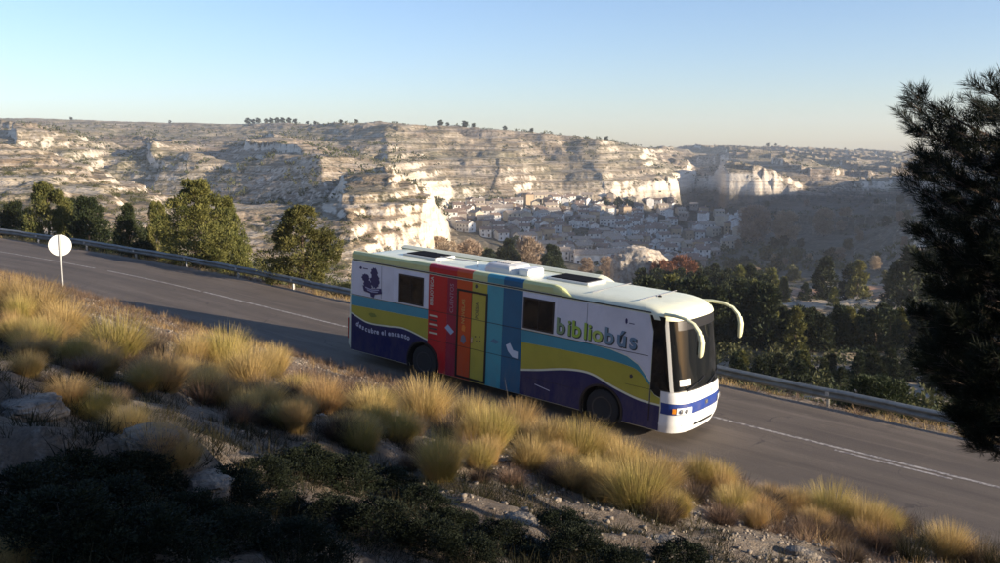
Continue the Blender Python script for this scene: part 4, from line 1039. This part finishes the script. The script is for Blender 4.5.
for i, (px, py, sz, lb) in enumerate([(150, 447, (.20, .16, .13), 'broken grey stone at the right lip of the shaded ledge'), (36, 412, (.22, .16, .10), 'flat grey stone on top of the shaded ledge at left'),
    (205, 488, (.16, .13, .10), 'shaded stone right of the ledge'), (96, 425, (.14, .12, .09), 'small grey stone on the middle of the ledge'), (520, 525, (.17, .14, .09), 'flat stone in the dark lower centre of the slope'),
    (665, 545, (.15, .14, .09), 'small stone near the bottom edge right of centre'), (430, 500, (.13, .10, .08), 'pale stone on the gravel edge below the tall tussock'), (800, 556, (.16, .12, .09), 'grey stone in the shade under the right hand bushes')]):
    h = nhit(px, py); rock('stone', (h[0], h[1], h[2]+sz[2]*.1), sz, M_ROCKN, lb, 'stone', 20+i, 'stones on the slope in front', sub=4, rz=i*1.3, amp=.5)

# gravel on the bank
r = np.random.default_rng(5); n = 30000
s_ = r.uniform(-30, 24, n); l_n = -2.6-r.beta(1.3, 1.6, n)*12.5; x, y, _ = W(s_, l_n); k = (y > 2.5); x = x[k]; y = y[k]; n = len(x)
z = near_h(x, y); sz = .014+.055*r.beta(1.1, 5, n)+.03*(r.random(n) < .006); 
cube = np.array([(-1,-1,-1),(1,-1,-1),(1,1,-1),(-1,1,-1),(-1,-1,1),(1,-1,1),(1,1,1),(-1,1,1)], float)*.58
V = cube[None]*(1+r.uniform(-.35, .35, (n, 8, 3)))*sz[:, None, None]*np.array([1.2, 1.1, .7]); an = r.uniform(0, 6.28, n); c_, s2 = np.cos(an)[:, None], np.sin(an)[:, None]
V = np.stack([V[..., 0]*c_-V[..., 1]*s2+x[:, None], V[..., 0]*s2+V[..., 1]*c_+y[:, None], V[..., 2]+z[:, None]+.2*sz[:, None]], -1).reshape(-1, 3)
fq = np.array([(0,3,2,1),(4,5,6,7),(0,1,5,4),(1,2,6,5),(2,3,7,6),(3,0,4,7)]); Fc = (np.arange(n)[:, None, None]*8+fq[None]).reshape(-1, 4)
M_GRAV = mat('gravel_stone', (.27, .225, .175), .95, noise=(2, (.18, .15, .12), .4, .6))
tag(link('gravel', npmesh('gravel', V, Fc, M_GRAV)), kind='stuff')

# ------------------------------------------------------------------ grass tussocks
def blades(n, h, spread, r, base=.10, wd=.006, segs=4, droop=1.0, up=.25, awn=False):
    a = r.uniform(0, 6.283, n); tilt = np.sqrt(r.random(n))*1.2*spread; tilt = np.clip(tilt+r.normal(0, .1, n), 0, 1.45)
    L = h*r.uniform(.5, 1.08, n); br = base*np.sqrt(r.random(n)); ba = a+r.normal(0, .8, n)
    P = np.stack([np.cos(ba)*br, np.sin(ba)*br, np.zeros(n)-.03], 1); dr = np.stack([np.cos(a), np.sin(a), np.zeros(n)], 1)
    side = np.stack([-np.sin(a), np.cos(a), np.zeros(n)], 1); tw = r.uniform(-.8, .8, n)[:, None]; side = side*np.cos(tw)+dr*np.sin(tw)
    pts = []; cur = P.copy()
    for k in range(segs+1):
        f = k/segs; pts.append(cur.copy()); an = tilt*(.70+droop*.8*f*f)
        d = dr*np.sin(an)[:, None]+np.array([0, 0, 1])*np.cos(an)[:, None]; cur = cur+d*(L/segs)[:, None]
    V = []; 
    for k in range(segs+1):
        w_ = wd*(1-.8*k/segs)*(1 if not awn else .6); V += [pts[k]-side*w_, pts[k]+side*w_]
    V = np.stack(V, 1)        # n, 2(segs+1), 3
    nv = 2*(segs+1); f0 = np.array([(2*k, 2*k+1, 2*k+3, 2*k+2) for k in range(segs)])
    Fc = (np.arange(n)[:, None, None]*nv+f0[None]).reshape(-1, 4)
    return V.reshape(-1, 3), Fc
def tussock(seed, m, spread=1.0, n=3000, h=.8, awns=14, name='grass_tussock'):
    r = np.random.default_rng(seed); V, Fc = blades(n, h, spread, r, base=.20, wd=.0040, droop=.75)
    V2, F2 = blades(n//3, h*.45, 1.9*spread, r, base=.28, droop=1.3, wd=.004)
    root = empty(name); link('blades', npmesh('blades', np.concatenate([V, V2]), np.concatenate([Fc, F2+len(V)]), m), root)
    if awns:
        Va, Fa = blades(awns, h*1.4, .7, r, base=.1, wd=.0035, droop=.3, awn=True); link('flower_stalks', npmesh('flower_stalks', Va, Fa, G_AWN), root)['kind'] = 'stuff'
    return root
KT = {'straw': [Kind(lambda i=i: tussock(200+i, G_STRAW, [.95, 1.1, .85][i], awns=[6, 0, 9][i])) for i in range(3)],
      'green': [Kind(lambda i=i: tussock(210+i, G_GREEN, [.9, 1.05][i], awns=[4, 0][i])) for i in range(2)],
      'rust': [Kind(lambda i=i: tussock(220+i, G_RUST, [1.15, 1.05][i], 1400, .7, 0, 'dry_bush')) for i in range(2)],
      'dark': [Kind(lambda i=i: tussock(230+i, G_DARK, [.8, 1.1][i], 450, .85, 0, 'spiky_tussock')) for i in range(2)]}
# (px, base py, width px, height px, kind)
TS = [(8, 312, 58, 42, 'straw'), (36, 322, 62, 45, 'straw'), (62, 335, 55, 45, 'straw'), (20, 340, 40, 32, 'green'), (86, 332, 30, 20, 'rust'), (116, 360, 70, 62, 'green'), (100, 350, 32, 30, 'rust'), (150, 350, 36, 34, 'rust'), (162, 390, 56, 48, 'straw'),
 (140, 378, 40, 30, 'rust'), (192, 366, 44, 36, 'straw'), (226, 374, 62, 56, 'green'), (205, 398, 40, 40, 'straw'), (250, 388, 56, 48, 'straw'), (275, 376, 36, 34, 'straw'), (268, 412, 48, 44, 'straw'), (240, 424, 34, 36, 'rust'),
 (303, 388, 50, 36, 'rust'), (322, 410, 48, 44, 'straw'), (296, 432, 44, 42, 'straw'), (345, 402, 44, 40, 'rust'), (338, 438, 44, 44, 'rust'), (372, 420, 56, 50, 'straw'), (362, 452, 44, 48, 'green'), (398, 406, 40, 34, 'rust'),
 (398, 442, 56, 46, 'green'), (440, 482, 56, 72, 'green'), (425, 424, 60, 52, 'straw'), (452, 440, 50, 44, 'rust'), (410, 470, 34, 34, 'rust'), (470, 430, 46, 40, 'straw'), (490, 452, 62, 54, 'green'), (518, 440, 46, 42, 'straw'), (530, 470, 50, 50, 'straw'),
 (480, 482, 34, 32, 'rust'), (550, 452, 50, 40, 'straw'), (512, 486, 34, 30, 'rust'), (560, 484, 44, 42, 'rust'), (580, 466, 62, 48, 'green'), (606, 456, 40, 30, 'straw'), (600, 496, 46, 48, 'straw'), (638, 514, 82, 82, 'green'), (622, 476, 46, 44, 'straw'), (660, 490, 54, 44, 'straw'),
 (664, 522, 44, 46, 'rust'), (690, 502, 44, 34, 'rust'), (712, 498, 40, 34, 'rust'), (738, 510, 44, 34, 'straw'), (722, 524, 40, 34, 'rust'), (765, 522, 46, 38, 'rust'), (790, 516, 44, 36, 'straw'), (830, 528, 62, 54, 'green'), (806, 536, 40, 34, 'rust'), (862, 536, 54, 50, 'straw'),
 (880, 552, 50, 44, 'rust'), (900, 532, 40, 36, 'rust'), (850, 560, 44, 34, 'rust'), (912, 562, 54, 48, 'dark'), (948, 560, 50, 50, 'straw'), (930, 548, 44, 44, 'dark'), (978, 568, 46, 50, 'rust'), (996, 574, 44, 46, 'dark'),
 (28, 376, 42, 34, 'straw'), (68, 402, 52, 36, 'straw'), (96, 424, 56, 44, 'green'), (130, 434, 56, 44, 'straw'), (160, 452, 60, 46, 'straw'), (182, 470, 50, 44, 'straw'), (52, 384, 30, 24, 'rust'), (118, 404, 36, 24, 'rust'),
 (8, 566, 66, 36, 'straw'), (322, 462, 28, 24, 'straw')]
land = [('beside the road sign', 130), ('by the bus shadow', 345), ('below the bus rear', 425), ('below the spines', 520), ('below the front wheel', 640), ('right of the bus', 1100)]
cnt = {}
rt = random.Random(77)
for i in range(95):
    px = rt.uniform(-5, 905); up_ = 322+.232*px; lo_ = float(np.interp(px, [0, 150, 300, 450, 600, 900], [350, 392, 436, 470, 502, 556])); py = rt.uniform(up_, lo_)
    TS.append((px, py, rt.uniform(30, 50), rt.uniform(24, 42), rt.choice(['straw', 'straw', 'rust', 'green', 'rust'])))
TS.sort(key=lambda q: q[0])
cw = {'straw': ('golden', 'grass tussock'), 'green': ('greenish', 'grass tussock'), 'rust': ('reddish brown', 'bush'), 'dark': ('dark spiky', 'grass tussock')}
for (px, py, wpx, hpx, kd) in TS:
    h = nhit(px, min(py, 572))
    if not h: continue
    if py < 330+px*.235: wpx *= 1.04; hpx *= 1.06
    D = h[1]/math.cos(PITCH); k = rnd.choice(KT[kd]); sh = hpx*D/F/.98*rnd.uniform(.85, 1.1); sw = wpx*D/F/1.22*rnd.uniform(.95, 1.15)
    if kd in ('straw', 'green'): sh *= 1.15
    else: sh *= 1.1; sw *= 1.15
    low = 'upper' if py < 330+px*.235 else 'lower'
    ln = next(a for a, b_ in land if px < b_); key = (kd, low, ln); cnt[key] = cnt.get(key, 0)+1
    c_, t_ = cw[kd]
    k.put((h[0], h[1], h[2]-.02), rnd.uniform(0, 6.28), (sw, sw, sh), f'{c_} {t_} {ln}, {nth(cnt[key])} in the {low} band', t_, 'tussocks and dry bushes on the bank')

# low dry growth between the tussocks and along both verges
def sprigs(name, XY, hf, m, per, h, seed, spread=1.4, wd=.005):
    r = np.random.default_rng(seed); n = len(XY)*per; V, Fc = blades(n, h, spread, r, base=.10, segs=2, wd=wd); z = hf(XY[:, 0], XY[:, 1])
    nv = 6; sc = np.repeat(r.uniform(.4, 1.3, len(XY)), per*nv)[:, None]; off = np.repeat(np.stack([XY[:, 0], XY[:, 1], z], 1), per*nv, axis=0)
    return tag(link(name, npmesh(name, V*sc+off, Fc, m)), kind='stuff')
def bankpts(n, s0, s1, l0, l1, seed, thr=-.1, fr=.6):
    r = np.random.default_rng(seed); s_ = r.uniform(s0, s1, n); l_ = r.uniform(l0, l1, n); x, y, _ = W(s_, l_)
    k = (fbm(x*fr, y*fr, seed, 3) > thr) & (y > 2.2); return np.stack([x[k], y[k]], 1)
sprigs('dry_grass', bankpts(1500, -36, 22, -9.0, -2.35, 41), near_h, G_STRAW, 40, .27, 1, 1.0, .004)
sprigs('dry_scrub', bankpts(5200, -36, 24, -9.5, -2.6, 42, -.2), near_h, G_RUST, 34, .30, 2, 1.15, .0045)
sprigs('verge_grass', bankpts(2600, -60, 34, 4.85, 7.5, 43, -.15, .5), near_h, G_STRAW, 12, .30, 3, 1.5, .008)
sprigs('verge_scrub', bankpts(3000, -60, 34, 4.95, 9.0, 44, -.2, .4), near_h, G_RUST, 14, .36, 4, 1.8, .008)
sprigs('darkening_scrub', bankpts(9000, -2, 30, -21.5, -12.6, 45, -.35), near_h, G_DARK, 34, .17, 5, 1.25, .0035)  # dark growth added over the foreground to deepen its shade
sprigs('darkening_scrub', bankpts(2600, -6, 28, -15, -10.5, 46, -.02), near_h, G_DARK, 26, .20, 6, 1.2, .004)

# leafy shrubs, near black in front to deepen the shade, others behind the rail
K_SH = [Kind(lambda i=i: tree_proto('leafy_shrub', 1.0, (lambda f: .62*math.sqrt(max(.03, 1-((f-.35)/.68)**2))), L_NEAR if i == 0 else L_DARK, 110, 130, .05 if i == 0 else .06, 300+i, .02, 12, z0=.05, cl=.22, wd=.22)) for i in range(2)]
SHR = [(225, 500), (262, 480), (305, 476), (345, 482), (390, 492), (420, 510), (280, 515), (330, 522), (375, 535), (235, 540), (300, 556), (425, 550), (470, 560), (190, 520), (530, 566), (60, 545), (20, 520), (110, 520), (150, 560), (90, 570), (575, 556), (620, 572), (680, 566), (130, 490), (70, 500), (455, 530), (500, 545), (560, 535)]  # bushes, with extra ones added to darken the bare shaded ledge
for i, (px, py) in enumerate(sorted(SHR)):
    h = nhit(px, min(py, 570)); sc = rnd.uniform(.32, .48); K_SH[0].put((h[0], h[1], h[2]-.12), i*1.1, (sc*1.1, sc*1.1, sc*.75), f'shrub coloured near black for the foreground shade, {nth(i+1)}', 'shrub', 'shrubs coloured near black for the foreground shade')
for i, (s0, l0, sc, lb) in enumerate([(14.2, 7.6, 1.5, 'dark round shrub behind the guardrail in front of the bus'), (15.3, 8.4, 1.2, 'smaller dark shrub beside the round one behind the guardrail'), (-24, 6.6, 1.1, 'olive bush behind the guardrail left of the round pine'), (-19.5, 7.0, 1.0, 'low bush behind the guardrail under the tallest pine'), (-9, 7, .9, 'low bush behind the guardrail just left of the bus'), (-42, 7.2, 1.5, 'bush behind the guardrail at the far left'), (19, 7.5, .9, 'bush behind the right end of the guardrail')]):
    x, y, _ = [float(q) for q in W(s0, l0)]; K_SH[1].put((x, y, nz_(x, y)-.1), i*1.3, (sc*1.15, sc*1.15, sc), lb, 'shrub', 'shrubs behind the guardrail')

# ------------------------------------------------------------------ near pine on the right, needle by needle
def near_pine(loc, prof, zt, zb, seed, nbr, label, density=1.0):
    """prof(z) -> radius; branches from zb to zt relative to loc"""
    rr = random.Random(seed); r = np.random.default_rng(seed); e = empty('pine_tree', Matrix.Translation(loc)); tr = MB()
    tr.tube([(0, 0, -.3), (.02, 0, zb*.5), (-.03, .02, (zb+zt)/2), (.02, .0, zt*.85), (0, 0, zt)], [.075, .065, .05, .025, .006], 9)
    tips = []; 
    for i in range(nbr):
        f = (i+rr.random())/nbr; z = zb+(zt-zb)*f; a = i*2.399+rr.uniform(-.4, .4); L = prof(z)*rr.uniform(.7, 1.1)
        d = Vector((math.cos(a), math.sin(a), 0)); b0 = Vector((0, 0, z-.12*L)); P = [b0+d*(L*q)+Vector((0, 0, L*(.10*q+.28*q*q)+rr.uniform(-.02, .02))) for q in (0, .3, .6, .85, 1)]
        tr.tube(P, [.016+.010*(1-f), .012, .008, .005, .003], 5)
        for q in range(int((9+L*16)*density*(.75+.9*(1-f)))):
            t = rr.uniform(.22, 1)**.8; k = min(3, int(t*4)); bp = P[k].lerp(P[k+1], min(1, max(0, t*4-k))) if k < 4 else P[4]
            sd = Vector((-d.y, d.x, 0))*rr.choice((-1, 1)); o = (d*rr.uniform(.3, 1)+sd*rr.uniform(.1, 1)+Vector((0, 0, rr.uniform(-.1, .9)))).normalized(); sl_ = rr.uniform(.06, .20)*(1.15-t*.4)
            tip = bp+o*sl_; tr.tube([bp, tip], [.003, .002], 3, cap=False); o2 = (o+Vector((0, 0, .5))).normalized(); tips.append((tip-o2*.05, o2, rr.uniform(.06, .11)))
        tips.append((P[4], (P[4]-P[3]).normalized(), .12))
    tips.append((Vector((0, 0, zt)), Vector((0, 0, 1)), .16))
    tr.build('trunk', M_BARK, e, smooth=True)
    Pn, Dn, Ln = [], [], []
    for p, o, l in tips:
        n_ = 44; t = r.random(n_)**.8; base = np.array(p)+np.outer(t, np.array(o))*l; d = rdir(n_, r)
        ax = np.array(o); d = d-np.outer(d@ax, ax); d /= np.linalg.norm(d, axis=1, keepdims=True)+1e-9; sp = r.uniform(.35, .85, (n_, 1)); q = ax*(1-sp*.35)+d*sp; q /= np.linalg.norm(q, axis=1, keepdims=True)
        Pn.append(base); Dn.append(q); Ln.append(r.uniform(.06, .11, n_))
    V, Fc = cards(np.concatenate(Pn), np.concatenate(Dn), np.concatenate(Ln), .0018, r)
    link('needles', npmesh('needles', V, Fc, L_NEAR), e)['kind'] = 'stuff'
    tag(e, label, 'pine tree'); return e
def at(px, py, D):
    q = ray(px, py); return Vector((q[0]/q[1]*D, D, q[2]/q[1]*D))
D = 6.4; b0 = at(1030, 300, D); gz = nz_(b0.x, D)
zc = lambda py: at(1008, py, D).z-gz
pp = sorted([(zc(102), .05), (zc(112), .5), (zc(130), .86), (zc(160), .96), (zc(195), .86), (zc(240), .70), (zc(300), .62), (zc(345), .74), (zc(400), .74), (zc(440), .46), (zc(500), .2)])
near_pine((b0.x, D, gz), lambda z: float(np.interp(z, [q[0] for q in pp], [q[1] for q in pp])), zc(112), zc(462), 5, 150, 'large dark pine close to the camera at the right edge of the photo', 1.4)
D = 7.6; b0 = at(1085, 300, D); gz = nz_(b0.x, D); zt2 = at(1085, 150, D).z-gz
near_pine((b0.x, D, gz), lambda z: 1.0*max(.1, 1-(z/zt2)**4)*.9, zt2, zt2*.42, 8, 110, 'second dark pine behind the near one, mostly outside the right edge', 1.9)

# pines of the grove to the right of the camera, whose shade falls over the foreground
grove = [(19, 2.5, 10.2), (22, .9, 11), (18, 0, 10.5), (24, -2.0, 11.5), (17.5, -3.6, 10), (26, 2.2, 12), (28, 0, 12.5), (13.5, 5.6, 4.2), (17, 7.0, 4.0), (20, -7, 11)]
for i, (t_, c_, hh) in enumerate(grove):
    x = t_*.9026+c_*.4305; y = -t_*.4305+c_*.9026
    K_DPINE[i % 2].put((x, y, nz_(x, y)-.2), i*1.7, (hh/5*.85, hh/5*.85, hh/5), f'tall dark pine of the hillside grove beside the camera, {nth(i+1)}', 'pine tree', 'pines of the grove beside the camera')

# ------------------------------------------------------------------ village houses
H_W = [mat('plaster_white', (.75, .73, .69), .9, noise=(.4, (.52, .49, .44), .4, .65)), mat('plaster_cream', (.52, .45, .34), .9, noise=(.4, (.42, .36, .27), .4, .65)), mat('stone_wall', (.34, .29, .24), .95, noise=(.7, (.24, .2, .17), .4, .6)), mat('plaster_ochre', (.44, .33, .21), .9, noise=(.4, (.36, .27, .18), .4, .6))]
H_R = [mat('roof_tile_brown', (.26, .18, .13), .9, noise=(1.5, (.16, .11, .085), .4, .6)), mat('roof_tile_pale', (.42, .34, .26), .9, noise=(1.5, (.28, .22, .17), .4, .6))]
H_G = mat('dark_opening', (.03, .03, .035), .4); H_D = mat('door_wood', (.12, .07, .04), .7)
def house(wd, dp, h, rh, wm, rm, hip=False, seed=0):
    rr = random.Random(seed); e = empty('village_house'); x, y = wd/2, dp/2; b = MB()
    # walls with a gable on each side
    pts = [(-y, -4), (y, -4), (y, h), (0, h+rh) if not hip else (0, h), (-y, h)]
    b.prism(pts, lambda a, c, t: ((x if t else -x), a, c), 1); wall = b.build('wall', wm, e)
    r_ = MB(); o = .35; ds = .22
    if hip:
        r_.v += [(-x-o, -y-o, h), (x+o, -y-o, h), (x+o, y+o, h), (-x-o, y+o, h), (-x+y*.8, 0, h+rh), (x-y*.8, 0, h+rh)]; r_.f += [(0, 1, 5, 4), (1, 2, 5), (2, 3, 4, 5), (3, 0, 4), (3, 2, 1, 0)]
    else:
        k = rh/y
        for s_ in (-1, 1): r_.prism([(s_*(y+o), h-o*k+.02), (0, h+rh+.02), (0, h+rh+ds), (s_*(y+o), h-o*k+ds)], lambda a, c, t: ((x+o if t else -x-o), a, c), 1)
    rf = r_.build('roof', rm, e)
    MB().box((x*.4, .3, h+rh*.4), (x*.4+.7, 1.0, h+rh+1.0)).build('chimney', wm, rf)
    fl = max(1, int(h/2.8)); nx = max(2, int(wd/3))
    for f in range(fl):
        for i in range(nx):
            cx = -x+wd*(i+.5)/nx+rr.uniform(-.2, .2); cz = 1.1+f*2.8
            if f == 0 and i == nx//2: MB().box((cx-.6, -y-.03, 0), (cx+.6, -y+.1, 2.2)).build('door', H_D, e)
            else: MB().box((cx-.5, -y-.03, cz), (cx+.5, -y+.1, cz+1.3)).build('window', H_G, e)
    for f in range(fl): MB().box((x-.1, -.5, 1.1+f*2.8), (x+.03, .5, 2.4+f*2.8)).build('window', H_G, e)
    return e
hv = [(8, 7, 5.6, 1.6, 0, 0, False, 'white'), (10, 7.5, 5.8, 1.7, 1, 1, False, 'cream'), (7, 6, 5.4, 1.4, 2, 0, False, 'grey stone'), (12, 8, 6.0, 1.8, 0, 1, False, 'long white'), (7.5, 7.5, 8.2, 1.5, 3, 0, True, 'tall ochre'), (9, 7, 3.4, 1.3, 2, 1, False, 'low stone'), (15, 8, 5.4, 1.8, 0, 1, False, 'long pale')]
K_H = [Kind(lambda v=v, i=i: house(v[0], v[1], v[2], v[3], H_W[v[4]], H_R[v[5]], v[6], i)) for i, v in enumerate(hv)]
def inside(px, py, P):
    c = False; j = len(P)-1
    for i in range(len(P)):
        if (P[i][1] > py) != (P[j][1] > py) and px < (P[j][0]-P[i][0])*(py-P[i][1])/(P[j][1]-P[i][1])+P[i][0]: c = not c
        j = i
    return c
VP = [(446, 214), (475, 204), (560, 198), (650, 202), (738, 216), (742, 240), (695, 272), (640, 268), (560, 262), (480, 236), (446, 226)]
vk = []; tries = 0
while len(vk) < 235 and tries < 6000:
    tries += 1
    px = rnd.uniform(444, 745); py = rnd.uniform(198, 274)
    if not inside(px, py, VP): continue
    h = hit(px, py, d0=330)
    if not h or h[1] > 850 or h[1] < 380: continue
    if any(math.hypot(h[0]-q[0], (h[1]-q[1])) < 8.0 for q in vk): continue
    vk.append(h)
vk.sort(key=lambda q: q[1])
nr = 10; per = math.ceil(len(vk)/nr); tiers = ['lowest', 'second lowest', 'third', 'fourth', 'fifth', 'sixth', 'seventh', 'eighth', 'second highest', 'highest']
for r_ in range(nr):
    grp = sorted(vk[r_*per:(r_+1)*per], key=lambda q: q[0]/q[1])
    for i, q in enumerate(grp):
        k = rnd.choice([0, 0, 0, 0, 0, 1, 1, 2, 3, 4, 5]); v = hv[k]; sc = rnd.uniform(.85, 1.1)
        K_H[k].put((q[0], q[1], q[2]), rnd.gauss(.15, .35)+rnd.choice([0, 0, 0, math.pi/2]), sc*.84, f'{v[7]} village house with {"brown" if v[5] == 0 else "pale"} roof, {nth(i+1)} in the {tiers[r_]} tier', 'house', 'houses of the village below the cliffs')
for (px, py, D, rz, lb) in [(500, 216, 585, .12, 'long pale building at the upper left of the village'), (612, 263, 440, .05, 'long low pale building along the bottom of the village'), (590, 265, 430, -.02, 'long pale building left of the lowest long one')]:
    h = hit(px, py, d0=330); K_H[6].put(h, rz, 1, lb, 'house', 'houses of the village below the cliffs')

for k in Kind.all:            # a kind that ended up with no place is taken away again
    if not k.used:
        for o in list(k.root.children_recursive)+[k.root]: bpy.data.objects.remove(o)
